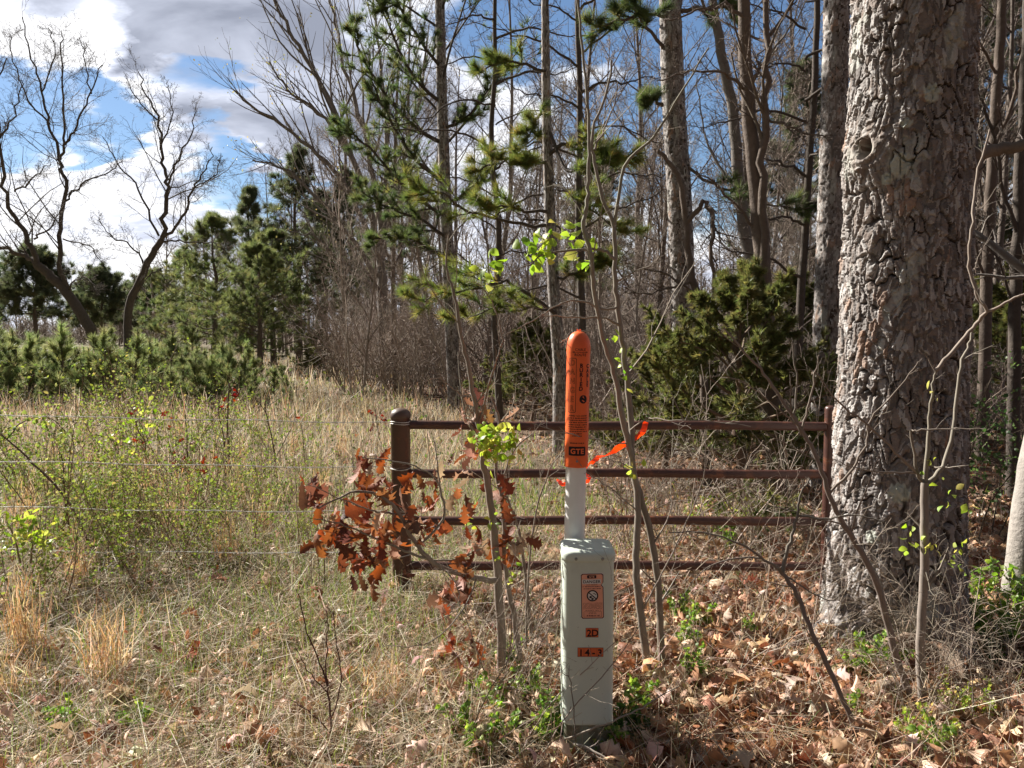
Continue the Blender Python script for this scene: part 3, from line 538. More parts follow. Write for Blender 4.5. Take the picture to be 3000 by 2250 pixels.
bare_from_lines('bare_tree', 'bare many-stemmed tree sweeping up and out in a broad fan over the dark pines', ([(1130, 1130, 20), (1125, 960, 20), (1118, 800, 20)], .17, .12),
    [([(1118, 800, 20), (1085, 620, 19.8), (1030, 460, 19.5), (960, 280, 19.2), (880, 140, 19), (815, 20, 18.8), (780, -80, 18.6)], .10, .02), ([(1120, 780, 20), (1060, 640, 19.6), (980, 500, 19.2), (860, 390, 18.8), (750, 320, 18.5), (680, 260, 18.3)], .08, .015), ([(1120, 820, 20), (1040, 720, 19.5), (950, 600, 19), (840, 500, 18.6), (740, 470, 18.4)], .07, .015),
     ([(1118, 790, 20), (1105, 560, 20.2), (1060, 380, 20.3), (1010, 200, 20.4), (975, 40, 20.5), (950, -120, 20.5)], .09, .02), ([(1120, 760, 20), (1130, 560, 20.4), (1130, 350, 20.8), (1110, 150, 21), (1090, -50, 21)], .09, .02), ([(1120, 850, 20), (1020, 790, 19.5), (930, 700, 19), (850, 680, 18.8)], .05, .012), ([(1030, 460, 19.5), (930, 330, 19), (840, 260, 18.7), (790, 180, 18.5)], .05, .012), ([(1120, 700, 20), (1180, 480, 20.6), (1230, 300, 21), (1250, 120, 21)], .07, .02)],
    FAN, 33, GREYB, buds=(.30, .05, [(.25, .26, .10), (.33, .31, .15), (.30, .24, .10)], 2))
HSP = dict(BSP, k=(12, 6, 3), lr=(.26, .42, .5), t0=(.25, .15, .2), wob=(.12, .16, .2, .2))
def pole(label, line, r0, r1, limbs, seed, c=GREYB, sp=HSP): return bare_from_lines('bare_tree', label, (line, r0, r1), limbs, sp, seed, c, wob=.012)
pole('pale grey hardwood with a bent trunk, next right of the stout pine', [(2245, 1300, 11.5), (2228, 1000, 11.5), (2205, 800, 11.5), (2165, 560, 11.5), (2150, 350, 11.5), (2105, 110, 11.5), (2085, -40, 11.5), (2060, -400, 11.5)], .12, .05,
     [([(2150, 350, 11.5), (2230, 200, 11.2), (2330, 60, 11)], .03, .01), ([(2105, 110, 11.5), (2050, -20, 11.3), (1990, -160, 11)], .03, .01), ([(2165, 560, 11.5), (2100, 480, 11.8), (2060, 380, 12), (2040, 240, 12)], .025, .008), ([(2085, -40, 11.5), (2110, -200, 11.5), (2150, -350, 11.5)], .04, .012)], 41)
pole('dark double-stemmed hardwood rising from behind the cedar', [(2285, 1470, 7.1), (2262, 1200, 7.1), (2240, 900, 7.1), (2222, 620, 7.1), (2190, 300, 7.1), (2178, 0, 7.1), (2170, -300, 7.1)], .10, .045,
     [([(2250, 1000, 7.1), (2235, 620, 7.0), (2236, 400, 7.0), (2245, 200, 6.9), (2240, -60, 6.9), (2230, -350, 6.9)], .045, .018), ([(2185, 260, 7.1), (2120, 215, 6.9), (2020, 210, 6.8), (1930, 235, 6.7)], .016, .005), ([(2236, 330, 7.0), (2330, 380, 6.8), (2420, 400, 6.7)], .014, .004), ([(2230, 700, 7.1), (2130, 570, 7.0), (2040, 500, 6.9)], .016, .005), ([(2185, 70, 7.1), (2140, 20, 7.0), (2060, 25, 6.9), (1960, 60, 6.8)], .02, .006), ([(2240, 120, 7.0), (2330, 0, 6.8), (2400, -120, 6)], .02, .008)], 42, BROWNB)
pole('thin sloping stem crossing in front of the stout pine trunk', [(2075, 1250, 7.6), (2057, 948, 7.6), (2024, 795, 7.6), (2011, 663, 7.6), (1991, 530, 7.6), (1960, 480, 7.6), (1930, 440, 7.6)], .045, .018, [([(2011, 663, 7.6), (2064, 590, 7.5), (2087, 663, 7.4), (2090, 828, 7.3), (2095, 900, 7.3)], .026, .016), ([(2030, 820, 7.6), (1930, 850, 7.4), (1840, 860, 7.3)], .014, .004), ([(2040, 860, 7.6), (1940, 800, 7.4), (1830, 770, 7.3)], .014, .004)], 43, BROWNB)
XSP = dict(HSP, k=(9, 4, 3), lr=(.34, .42, .5), ang=(.7, .75, .8), wob=(.14, .18, .22, .2))
def cross(u0, d, n, seed, v0, v1):
    rg_ = random.Random(seed); o = []
    for i in range(n):
        v = v0+(v1-v0)*(i+rg_.random()*.6)/n; sd = -1 if (i+seed) % 2 else 1; L_ = rg_.uniform(150, 330); r_ = rg_.uniform(-.2, .55)
        o.append(([(u0, v, d), (u0+sd*L_*.35, v-L_*.1-L_*r_*.3, d-.25), (u0+sd*L_*.7, v-L_*r_*.75, d-.5), (u0+sd*L_, v-L_*r_*1.15+rg_.uniform(-25, 25), d-.7)], rg_.uniform(.012, .022), .004))
    return o
pole('slim dark hardwood with level criss-crossing limbs, just beyond the orange marker', [(1712, 1190, 10.5), (1704, 900, 10.5), (1694, 600, 10.5), (1700, 300, 10.5), (1690, 0, 10.5), (1680, -350, 10.5)], .06, .025, cross(1700, 10.5, 15, 3, 880, -100), 46, DARKB, XSP)
pole('crooked dark hardwood with drooping crossed limbs, behind the scrubby sapling', [(1468, 1180, 12), (1450, 950, 12), (1462, 700, 12), (1440, 420, 12), (1452, 150, 12), (1445, -200, 12)], .06, .025, cross(1452, 12, 14, 4, 900, 0), 47, DARKB, XSP)
pole('leaning dark hardwood with crossed limbs between the double-stemmed tree and the huge pine', [(2330, 1200, 9), (2345, 900, 9), (2370, 500, 9), (2390, 150, 9), (2400, -250, 9)], .055, .03, cross(2360, 9, 12, 5, 850, -50), 48, DARKB, XSP)
pole('slender hardwood with crossing boughs seen at the far side of the huge pine', [(2880, 1250, 9), (2890, 900, 9), (2905, 500, 9), (2925, 200, 9), (2935, 0, 9), (2945, -350, 9)], .07, .04, [([(2905, 480, 9), (2960, 300, 8.8), (3010, 100, 8.6)], .03, .01), ([(2890, 850, 9), (2860, 700, 8.8), (2850, 520, 8.6)], .02, .008), ([(2920, 220, 9), (2870, 120, 8.8), (2850, 20, 8.8)], .02, .008), ([(2890, 800, 9), (2960, 740, 8.8), (3040, 700, 8.6)], .02, .006)], 44, BROWNB)
pole('dark slender hardwood at the frame edge, past the huge pine', [(2975, 1300, 7), (2972, 1000, 7), (2985, 600, 7), (3005, 200, 7), (3020, -200, 7)], .06, .03, [([(2972, 900, 7), (2925, 760, 6.8), (2890, 640, 6.7)], .014, .004), ([(2980, 700, 7), (2930, 480, 6.9), (2880, 300, 6.8), (2860, 260, 6.7)], .02, .006), ([(2975, 850, 7), (3020, 760, 6.9), (3080, 700, 6.8)], .016, .004)], 45, DARKB)
t = thing('bare_tree', 'pale grey smooth trunk at the edge of the frame beyond the huge pine', 'tree'); m1 = MB()
bp, br = dense([Vector((2.84, 4.2, -.08)), Vector((2.85, 4.2, .3)), Vector((2.90, 4.2, .9)), Vector((3.0, 4.2, 1.4)), Vector((3.15, 4.2, 2.1)), Vector((3.4, 4.2, 3.5)), Vector((3.8, 4.3, 6))], [.105, .09, .082, .078, .07, .06, .04], 6, .003, rng)
m1.tube(bp, br, 16, (.33, .30, .275)); m1.build('trunk', m_bark, t); m2 = MB(); kids(m2, bp[14:], br[14:], 3.0, 0, HSP, rng, None, GREYB); m2.build('crown', m_bark, t)

# ------------------------------------------------------------------ conifers farther off
def cone_pine(H, r, wid, z0, seed, n, tuft, pal, wts, sp, el=(.15, .8), shape=1.0):
    m1, m2, m3 = MB(), MB(), MB(); rg = random.Random(seed); tips = []
    pts = [Vector((rg.gauss(0, .012*z_), rg.gauss(0, .012*z_), z_)) for z_ in np.linspace(-.15, H, 9)]; m1.tube(pts, lin(r, r*.12, 9), 8, BROWNB)
    for i in range(n):
        f = (i+rg.random())/n; z = z0+(H-z0)*f; x = (z+.15)/(H+.15)*8; k = min(7, int(x)); p = pts[k].lerp(pts[k+1], x-k); az = i*2.4+rg.uniform(-.5, .5)
        e_ = el[0]+(el[1]-el[0])*f+rg.uniform(-.15, .15); wv = wid*((1-f)**shape*.9+.10)*min(1, .55+f*2.2)*rg.uniform(.65, 1.15)
        grow(m2, p, Vector((math.cos(az)*math.cos(e_), math.sin(az)*math.cos(e_), math.sin(e_))), wv, max(.008, r*.2*(1-f*.6)), 0, sp, rg, tips, BROWNB)
    tips.append((pts[-1], Vector((0, 0, 1)))); tufts(m3, tips, TUFT_FINE, tuft, pal, wts, seed); return m1, m2, m3, len(tips)
CSP = dict(n=(6, 4, 2), wob=(.08, .14, .2), up=(.05, .06, .1), tap=.3, k=(8, 4), t0=(.3, .3), ang=(.7, .75), lr=(.34, .5), rmin=.008, tiplvl=1)
def place_pine(proto, label, u, d, rz=0.0, s=1.0, group=None, first=False, sz=None):
    p = P(u, 976, d); loc = (p.x, p.y, g(p.x, p.y))
    if first: proto.location = loc; proto.rotation_euler.z = rz; proto.scale = (s, s, sz or s); return proto
    return dup(proto, loc, rz, s, label, group, sz=sz)
def pine_thing(label, args, group=None):
    t = thing('pine_tree', label, 'tree', (0, 0, 0), group); m1, m2, m3, _ = cone_pine(*args); m1.build('trunk', m_bark, t); m2.build('crown', m_bark, t); m3.build('needles', m_needle, t); return t
ND = [(.11, .13, .07), (.14, .16, .085), (.08, .10, .055), (.18, .18, .09)]
NB = [(.17, .195, .08), (.24, .25, .11), (.12, .15, .065), (.085, .11, .05)]
q1 = pine_thing('dark pointed pine standing tallest in the group behind the fan-shaped bare tree', (9.3, .17, 2.9, 2.4, 51, 44, .27, ND, (4, 3, 3, 1.5), CSP, (.25, 1.1), .8)); place_pine(q1, '', 875, 34, first=True)
q2 = pine_thing('dark pine with a blunt top, next left of the tallest pointed pine', (8.0, .16, 2.6, 2.4, 52, 38, .27, ND, (4, 3, 3, 1.5), CSP, (.25, 1.0), .8)); place_pine(q2, '', 735, 36, first=True)
q3 = pine_thing('broad bright green pine with layered boughs down to the young pines', (5.6, .15, 3.0, .8, 53, 42, .24, NB, (4, 3, 3, 2), CSP, (.0, .8), .75)); place_pine(q3, '', 630, 29, first=True)
place_pine(q3, 'low bushy green pine between the broad layered pine and the bare woods', 760, 26, 2.0, .74)
place_pine(q3, 'green pine filling the gap between the fan-crowned bare tree and the broad layered pine', 545, 33, 3.1, .85)
place_pine(q3, 'loose green pine in front of the two dark pointed pines', 800, 31, 4.4, .95)
place_pine(q2, 'tall slim dark pine touching the tallest pointed pine on its woods side', 950, 37, 4.0, 1.0)
place_pine(q1, 'dark pine half hidden by thin twigs at the front edge of the bare woods', 1010, 33, 1.3, .88)
place_pine(q2, 'dark pine deep in the woods behind the fan-shaped bare tree', 1180, 30, 2.3, .95)
q4 = pine_thing('round-topped pine alone far across the field, behind the leaning bare tree', (7.4, .22, 3.6, 2.6, 54, 60, .5, ND, (4, 3, 3, 1), dict(CSP, k=(8, 4)), (.05, .9), .45)); place_pine(q4, '', 105, 62, first=True)
for k, (u, d, s, lb) in enumerate([(300, 75, .95, 'dark round pine far across the field, seen between the two bare trees'), (265, 92, .9, 'small far pine just left of the dark round one between the bare trees'), (455, 70, .85, 'far pine with a thin top, right of the fan-crowned bare tree'), (-60, 70, 1.0, 'far round pine at the field edge, left of the round-topped pine'), (395, 95, .9, 'hazy far pine behind the fan-crowned bare tree trunk')]): place_pine(q4, lb, u, d, k*1.3+.5, s)
# young planted pines along the back of the field
YSP = dict(n=(4, 2), wob=(.08, .1), up=(.14, .12), tap=.5, k=(2,), t0=(.4,), ang=(.7,), lr=(.4,), rmin=.006, tiplvl=0, along=True)
YN = [(.23, .265, .115), (.32, .34, .16), (.15, .185, .085), (.115, .145, .07)]
young = []
for k in range(5):
    t = thing('young_pine', 'bushy knee-high to head-high young pine in the row behind the field', 'young pine', (0, 0, 0), 'young planted pines at the back of the field'); rg = random.Random(60+k); m1, m3 = MB(), MB(); tips = []
    H = 1.0; pts = [Vector((rg.gauss(0, .015), rg.gauss(0, .015), H*i/6)) for i in range(7)]; m1.tube(pts, lin(.022, .008, 7), 5, BROWNB)
    for i in range(12):
        f = (i+rg.random())/12; z = .10+.85*f*H; az = i*2.4; e_ = .25+.8*f+rg.uniform(-.2, .2); grow(m1, Vector((0, 0, z)), Vector((math.cos(az)*math.cos(e_), math.sin(az)*math.cos(e_), math.sin(e_))), .46*(1-.72*f)*rg.uniform(.5, 1.4), .007, 0, YSP, rg, tips, (.2, .15, .08))
    for i in range(9): tips.append((pts[-1]+Vector((0, 0, .16-.05*i)), Vector((0, 0, 1))))
    m1.tube([pts[-1], pts[-1]+Vector((.01, 0, .2))], [.008, .004], 4, BROWNB)
    m1.build('trunk', m_twig, t); tufts(m3, tips, TUFT_FINE, .135, YN, (4, 3, 3, 2), 60+k, .35, .8); m3.build('needles', m_needle, t); young.append(t)
rg = random.Random(77); used = set()
for i in range(165):
    d = 14.8+13*rg.random()**1.5 if i > 44 else rg.uniform(14.0, 17.8); u = rg.uniform(-260, 880-(d-15)*8) if i > 44 else -170+i*22+rg.uniform(-15, 15)
    p = P(u, 976, d); k = rg.randrange(5); hgt = (rg.uniform(.38, 1.0)+(rg.random() < .22)*rg.uniform(.25, .7))*(.75 if u > 600 else 1.0); loc = (p.x, p.y, g(p.x, p.y)-.02)
    if k not in used: used.add(k); o = young[k]; o.location = loc; o.scale = (hgt*1.1, hgt*1.1, hgt); o.rotation_euler.z = rg.random()*6
    else: dup(young[k], loc, rg.random()*6, hgt*1.1, sz=hgt)
# cedar
def cedar(H, W, z0, seed, n, size, pal):
    t = thing('cedar_tree', '', 'cedar', (0, 0, 0)); m1, m2, m3 = MB(), MB(), MB(); rg = random.Random(seed); tips = []
    pts = [Vector((rg.gauss(0, .02), rg.gauss(0, .02), H*i/8-.05)) for i in range(9)]; m1.tube(pts, lin(.06, .01, 9), 8, (.16, .11, .085))
    sp = dict(n=(8, 6, 4), wob=(.09, .12, .16), up=(.04, .0, -.05), tap=.3, k=(12, 6), t0=(.3, .15), ang=(.55, .55), lr=(.34, .42), rmin=.002, tiplvl=1, along=True)
    for i in range(n):
        f = (i+rg.random())/n; z = z0+(H*.96-z0)*f; az = i*2.4+rg.uniform(-.4, .4); e_ = .15+.8*f+rg.uniform(-.2, .2)
        L_ = W*((1-f)**.75*.92+.12)*rg.uniform(.6, 1.15); grow(m2, Vector((0, 0, z)), Vector((math.cos(az)*math.cos(e_), math.sin(az)*math.cos(e_), math.sin(e_))), L_, .014, 0, sp, rg, tips, (.15, .11, .08))
    m1.build('trunk', m_bark, t); m2.build('crown', m_twig, t); tufts(m3, tips, SPRIG, size, pal, None, seed, .22, -.12); m3.build('foliage', m_needle, t); return t
CED = [(.13, .15, .055), (.165, .18, .065), (.095, .115, .042), (.19, .18, .07), (.15, .13, .06)]
ce = cedar(2.0, 1.25, .30, 71, 40, .062, CED); ce['label'] = 'olive green cedar bushing out behind the gate, next to the huge pine'
p = Gp(2194, 1478); ce.location = (1.86, 6.3, g(1.86, 6.3))
p = P(1960, 976, 8.2); dup(ce, (p.x, p.y, 0), 2.0, .72, 'smaller olive cedar at the gate side of the large cedar, half behind saplings')
p = P(1560, 976, 13); dup(ce, (p.x, p.y, 0), 1.0, .85, 'dark small cedar in the woods behind the orange marker')
p = P(940, 976, 24); dup(ce, (p.x, p.y, 0), 2.6, .8, 'dark small cedar at the foot of the tallest pointed pine')
p = P(2330, 976, 12); dup(ce, (p.x, p.y, 0), 4.0, 1.15, 'tall shadowy cedar in the woods behind the large olive cedar')
p = P(3010, 976, 11); dup(ce, (p.x, p.y, 0), 4.6, 1.25, 'dark cedar at the frame edge in the woods past the huge pine')

# ------------------------------------------------------------------ the bare woods
def wood_tree(H, r, seed, c, sp, crown, nl, leanx=.05, leaves=None):
    t = thing('bare_tree', 'slim bare grey-brown hardwood among many in the woods behind the gate', 'tree', (0, 0, 0), 'bare hardwoods of the woods'); rg = random.Random(seed); m1, m2 = MB(), MB(); tips = []
    d = Vector((rg.gauss(0, leanx), rg.gauss(0, leanx), 1)).normalized(); p = Vector((0, 0, -.15)); pts = [p]
    for i in range(10): d = (d+jv(rg, .035)+Vector((0, 0, .03))).normalized(); p = p+d*(H/10); pts.append(p)
    rad = lin(r, r*.18, 11); m1.tube(pts, rad, 8, c)
    for j in range(nl):
        f = crown+(1-crown)*(j+rg.random())/nl; x = f*10; i = min(9, int(x)); q = pts[i].lerp(pts[i+1], x-i); dd = (pts[i+1]-pts[i]).normalized(); cdr = rotated(dd, rg.uniform(.5, 1.0), j*2.4+rg.random())
        grow(m2, q, cdr, H*.36*(1.15-.75*f)*rg.uniform(.6, 1.2), max(.012, rad[i]*.45), 0, sp, rg, tips, c)
    m1.build('trunk', m_bark, t); m2.build('crown', m_bark, t); return t
WSP = dict(n=(6, 5, 3), wob=(.10, .15, .2), up=(.06, .05, .04), tap=.35, k=(10, 6), t0=(.15, .15), ang=(.7, .75), lr=(.40, .5), rmin=.005, rf=.5)
WSP4 = dict(n=(6, 5, 4, 2), wob=(.10, .15, .2, .2), up=(.07, .06, .05, .03), tap=.35, k=(9, 6, 4), t0=(.15, .15, .2), ang=(.7, .75, .8), lr=(.38, .48, .5), rmin=.0045, rf=.5)
wood = [wood_tree(10, .085, 81, (.22, .19, .17), WSP4, .28, 18), wood_tree(9, .06, 82, (.17, .135, .115), WSP4, .2, 18), wood_tree(11.5, .105, 83, (.18, .15, .135), WSP4, .35, 20), wood_tree(7.5, .042, 84, (.30, .25, .215), WSP4, .15, 17), wood_tree(9.5, .07, 85, (.14, .115, .10), WSP4, .25, 17), wood_tree(6, .03, 86, (.36, .30, .255), WSP4, .12, 15)]
rg = random.Random(5); placed = []; used = set(); tries = 0
def wood_edge(d): return 980 if d < 22 else 980-(d-22)*14 if d < 55 else 500
while len(placed) < 84 and tries < 4000:
    tries += 1; d = (13.5 if rg.random() < .85 else 10.5)+42*rg.random()**1.15; u = rg.uniform(wood_edge(d), 3250); p = P(u, 976, d)
    if any((p.x-a)**2+(p.y-b)**2 < (.5+d*.022)**2 for a, b in placed): continue
    if d < 14 and u < 2150 or d < 17 and u < 1550: continue
    placed.append((p.x, p.y)); k = rg.randrange(6); loc = (p.x, p.y, g(p.x, p.y)); s = rg.uniform(.8, 1.25)*(1+.004*d)
    if k not in used: used.add(k); o = wood[k]; o.location = loc; o.rotation_euler.z = rg.random()*6; o.scale = (s, s, s)
    else: dup(wood[k], loc, rg.random()*6.28, s)
nthin = 0; tries = 0
while nthin < 60 and tries < 900:
    tries += 1; d = 11.5+16*rg.random(); u = rg.uniform(wood_edge(d)+20, 3150); p = P(u, 976, d)
    if 1.5 < p.x < 3.2 and d < 12.5 or d < 16 and u < 1600: continue
    nthin += 1; dup(wood[5 if nthin % 3 else 3], (p.x, p.y, g(p.x, p.y)), rg.random()*6.28, rg.uniform(.55, 1.1))
# pines scattered in the woods
for k, (u, d, s, lb) in enumerate([(1760, 33, 1.0, 'dull pine deep in the woods behind the bright-leaved sapling'), (2350, 24, 1.2, 'dull pine deep in the woods left of the huge pine'), (2900, 22, 1.2, 'dull pine deep in the woods right of the huge pine')]):
    place_pine(q2 if k % 2 else q1, lb, u, d, k*1.7, s)
# undergrowth: thickets of bare shrubs
def thicket(H, seed, n, c, sp, spread):
    t = thing('bare_shrub', 'twiggy leafless shrub of tangled grey stems in the woodland understorey', 'shrub', (0, 0, 0), 'leafless shrubs under the trees'); rg = random.Random(seed); m1 = MB()
    for i in range(n):
        a = rg.random()*6.28; b = rg.random()*spread; p = Vector((b*math.cos(a), b*math.sin(a), -.04)); d = Vector((math.cos(a)*rg.uniform(.1, .7), math.sin(a)*rg.uniform(.1, .7), 1)).normalized()
        grow(m1, p, d, H*rg.uniform(.6, 1.15), .011*H/1.5, 0, sp, rg, None, tint(c, rg))
    m1.build('branches', m_twig, t); return t
TSP = dict(n=(7, 5, 3), wob=(.10, .18, .22), up=(.0, .0, .0), tap=.35, k=(8, 5), t0=(.15, .1), ang=(.8, .9), lr=(.45, .5), rmin=.0028, rf=.55)
shr = [thicket(1.6, 91, 9, (.34, .28, .235), TSP, .35), thicket(1.8, 92, 8, (.30, .245, .21), TSP, .4), thicket(1.1, 93, 12, (.38, .315, .265), TSP, .4), thicket(2.3, 94, 7, (.27, .22, .19), TSP, .5), thicket(1.4, 95, 10, (.25, .195, .16), TSP, .5)]
used = set()
for i in range(290):
    d = 8.5+21*rg.random()**.9; u = rg.uniform(max(980, wood_edge(d)) if d < 20 else wood_edge(d)+40, 3200); p = P(u, 976, d)
    if 1.6 < p.x < 2.9 and p.y < 8.2: continue
    if u < 1680 and d < 14.5+(1680-u)*.006: continue
    k = rg.randrange(5); loc = (p.x, p.y, g(p.x, p.y)); s = rg.uniform(.8, 1.3)*(.8 if d < 9 else 1.0 if d < 15 else 1.4)
    if k not in used: used.add(k); o = shr[k]; o.location = loc; o.scale = (s, s, s)
    else: dup(shr[k], loc, rg.random()*6.28, s)
# the far woods, one mass
fw = MB(); rg = random.Random(8)
for i in range(900):
    d = 48+70*rg.random(); near_ = i > 420; u = rg.uniform(430 if d < 80 else 300, 3300) if near_ else rg.uniform(-400, 760); dd = d if near_ else rg.uniform(95, 170)
    p = P(u, 976, dd); H = rg.uniform(5, 9.5)*(1 if near_ else rg.choice((.35, .5, .5, .7, .9))); c = [(.27, .235, .21), (.22, .18, .155), (.31, .265, .23), (.2, .165, .14)][rg.randrange(4)]; b = Vector((p.x, p.y, -.2)); top = b+Vector((rg.gauss(0, .5), rg.gauss(0, .5), H)); fw.tube([b, b.lerp(top, .5), top], [.12, .08, .02] if near_ else [.09, .06, .03], 4, c)
    for j in range(26):
        f = .1+.88*rg.random(); f = f if near_ else rg.random(); q = b.lerp(top, f); a = rg.random()*6.28; e_ = rg.uniform(.2, 1.1); L_ = H*.32*(1.1-.7*f)*rg.uniform(.5, 1.2); dr = Vector((math.cos(a)*math.cos(e_), math.sin(a)*math.cos(e_), math.sin(e_))); m_ = q+dr*L_*.5+jv(rg, .12); e2 = q+dr*L_+jv(rg, .2)+Vector((0, 0, .2)); fw.tube([q, m_, e2], [.035, .025, .012] if near_ else [.06, .05, .03], 3, c)
        for z in range(3): s_ = m_.lerp(e2, rg.random()); fw.tube([s_, s_+(dr+jv(rg, .6))*L_*.35], [.018, .01], 3, c)
tag(fw.build('far_woods', m_twig), kind='stuff')
# ------------------------------------------------------------------ solids for made things
def lathe(mb, prof, n=40, c=(.5, .5, .5), cx=0, cy_=0):
    pr = np.array(prof, float); th = np.arange(n)*2*PI/n; k = len(pr)
    V = np.stack([cx+pr[:, 0:1]*np.cos(th), cy_+pr[:, 0:1]*np.sin(th), np.repeat(pr[:, 1:2], n, 1)], -1)
    i = np.arange(k-1)[:, None]*n; j = np.arange(n)[None, :]; j2 = (j+1) % n
    mb.add(V.reshape(-1, 3), np.stack([i+j, i+j2, i+n+j2, i+n+j], -1).reshape(-1, 4), c)
def rrect(w_, d_, r_, n=6):
    o = []
    for (sx_, sy_, a0) in ((1, 1, 0), (-1, 1, 90), (-1, -1, 180), (1, -1, 270)):
        for k in range(n+1): a = R(a0+90*k/n); o.append((sx_*(w_/2-r_)+r_*math.cos(a), sy_*(d_/2-r_)+r_*math.sin(a)))
    return np.array(o)
def stack_prism(mb, rings, c=(.5, .5, .5), cap=True):
    """rings: [(outline (k,2), z)...] joined into one skin"""
    k = len(rings[0][0]); V = np.concatenate([np.column_stack([o, np.full(k, z)]) for o, z in rings]); m = len(rings); F = []
    i = np.arange(m-1)[:, None]*k; j = np.arange(k)[None, :]; j2 = (j+1) % k
    mb.add(V, np.stack([i+j, i+j2, i+k+j2, i+k+j], -1).reshape(-1, 4), c)
    if cap:
        o, z = rings[-1]; ctr = o.mean(0); V2 = np.vstack([np.column_stack([o, np.full(k, z)]), [[ctr[0], ctr[1], z]]]); mb.add(V2, [(a, (a+1) % k, k) for a in range(k)], c)
_fc = {}
def glyphs(text, cap_h, bold=0.0, spacing=1.0):
    """flat outlines of a line of letters, centred on 0,0"""
    key = (text, cap_h, bold, spacing)
    if key in _fc: return _fc[key]
    cu = bpy.data.curves.new('lettering', 'FONT'); cu.body = text; cu.size = cap_h/.69; cu.align_x = 'CENTER'; cu.offset = bold*cap_h; cu.space_character = spacing; cu.resolution_u = 3
    ob = bpy.data.objects.new('lettering', cu); col.objects.link(ob); bpy.context.view_layer.update()
    me = bpy.data.meshes.new_from_object(ob.evaluated_get(bpy.context.evaluated_depsgraph_get())); bm = bmesh.new(); bm.from_mesh(me); bmesh.ops.triangulate(bm, faces=bm.faces[:])
    bm.verts.index_update(); V = np.array([(v.co.x, v.co.y) for v in bm.verts]); F = [tuple(v.index for v in f.verts) for f in bm.faces]
    bm.free(); bpy.data.objects.remove(ob); bpy.data.curves.remove(cu); bpy.data.meshes.remove(me); V[:, 1] -= cap_h/2
    _fc[key] = (V, F); return V, F
def quad2(x0, x1, y0, y1): return np.array([(x0, y0), (x1, y0), (x1, y1), (x0, y1)]), [(0, 1, 2, 3)]
def ring2(o, wdt):
    o = np.array(o); c = o.mean(0); hw = (o-c); ext = np.abs(hw).max(0); inn = c+hw*(ext-wdt)/ext; k = len(o)
    return np.vstack([o, inn]), [(i, (i+1) % k, k+(i+1) % k, k+i) for i in range(k)]
def disc2(cx, cy_, r_, n=28, sq=1.0):
    return np.array([(cx+r_*math.cos(a*2*PI/n), cy_+sq*r_*math.sin(a*2*PI/n)) for a in range(n)]+[(cx, cy_)]), [(i, (i+1) % n, n) for i in range(n)]
def print_on(items, fn, name, m, parent, cut=None):
    """flat shapes [(V2,F)...] laid on a surface by fn(x, y)->(x,y,z); cut: slice every so many metres so that they bend"""
    bm = bmesh.new()
    for V, F in items:
        vs = [bm.verts.new((x, y, 0)) for x, y in V]
        for f in F:
            try: bm.faces.new([vs[i] for i in f])
            except ValueError: pass
    if cut:
        xs_ = [v.co.x for v in bm.verts]; x = math.floor(min(xs_)/cut)*cut
        while x < max(xs_): bmesh.ops.bisect_plane(bm, geom=bm.verts[:]+bm.edges[:]+bm.faces[:], plane_co=(x, 0, 0), plane_no=(1, 0, 0)); x += cut
    for v in bm.verts: v.co = fn(v.co.x, v.co.y)
    bm.normal_update(); me = bpy.data.meshes.new(name); bm.to_mesh(me); bm.free(); me.materials.append(m); o = bpy.data.objects.new(name, me); col.objects.link(o); o.parent = parent; return o
def at(VF, x, y): return VF[0]+np.array([x, y]), VF[1]
def worms(x0, x1, y, h, rg, gap=.0025):
    """a line of print too small to read: a row of word-like dashes"""
    o = []; x = x0
    while x < x1:
        wl = min(rg.uniform(.003, .010), x1-x)
        k = max(2, int(wl/.0016))
        for i in range(k):
            if rg.random() < .88: a = x+wl*i/k; o.append(quad2(a, a+wl/k*.82, y-h/2*rg.uniform(.6, 1), y+h/2*rg.uniform(.6, 1.1)))
        x += wl+gap*rg.uniform(.7, 1.2)
    return o
WHT = (.5, .5, .5)
# ------------------------------------------------------------------ pipe gate
GY = 4.50
def ub(u, v, d): p = P(u, v, d); return p.x, p.z
gx0 = ub(1174, 1300, GY)[0]; gx1 = ub(2431, 1300, GY)[0]
gate = thing('pipe_gate', 'dark brown four-rail pipe fence panel between a fat capped post and a thin post', 'gate', (0, GY, 0))
pm = MB(); lathe(pm, [(.057, -.12), (.057, 1.050), (.0585, 1.052)], 32, WHT, gx0, 0); pm.build('post', m_iron, gate)
pm = MB(); lathe(pm, [(.0585, 1.052), (.0605, 1.054), (.0605, 1.068), (.058, 1.080), (.050, 1.093), (.036, 1.103), (.018, 1.109), (.0005, 1.111)], 32, WHT, gx0, 0); cp = pm.build('post_cap', m_cap, gate)
pm = MB(); lathe(pm, [(.034, -.12), (.034, 1.10), (.0335, 1.108), (.030, 1.116), (.022, 1.122), (.0005, 1.126)], 24, WHT, gx1, 0); pm.build('post', m_iron, gate)
for v in (1246, 1386, 1524, 1656):
    z = ub(1174, v, GY)[1]; rg = random.Random(v); q = [Vector((gx0+.053+(gx1-gx0-.083)*i/12, 0, z+.004*math.sin(i*.7+v)-.004*i/12)) for i in range(13)]
    pm = MB(); pm.tube(q, [.0265]*13, 20, WHT); pm.build('rail', m_iron, gate)
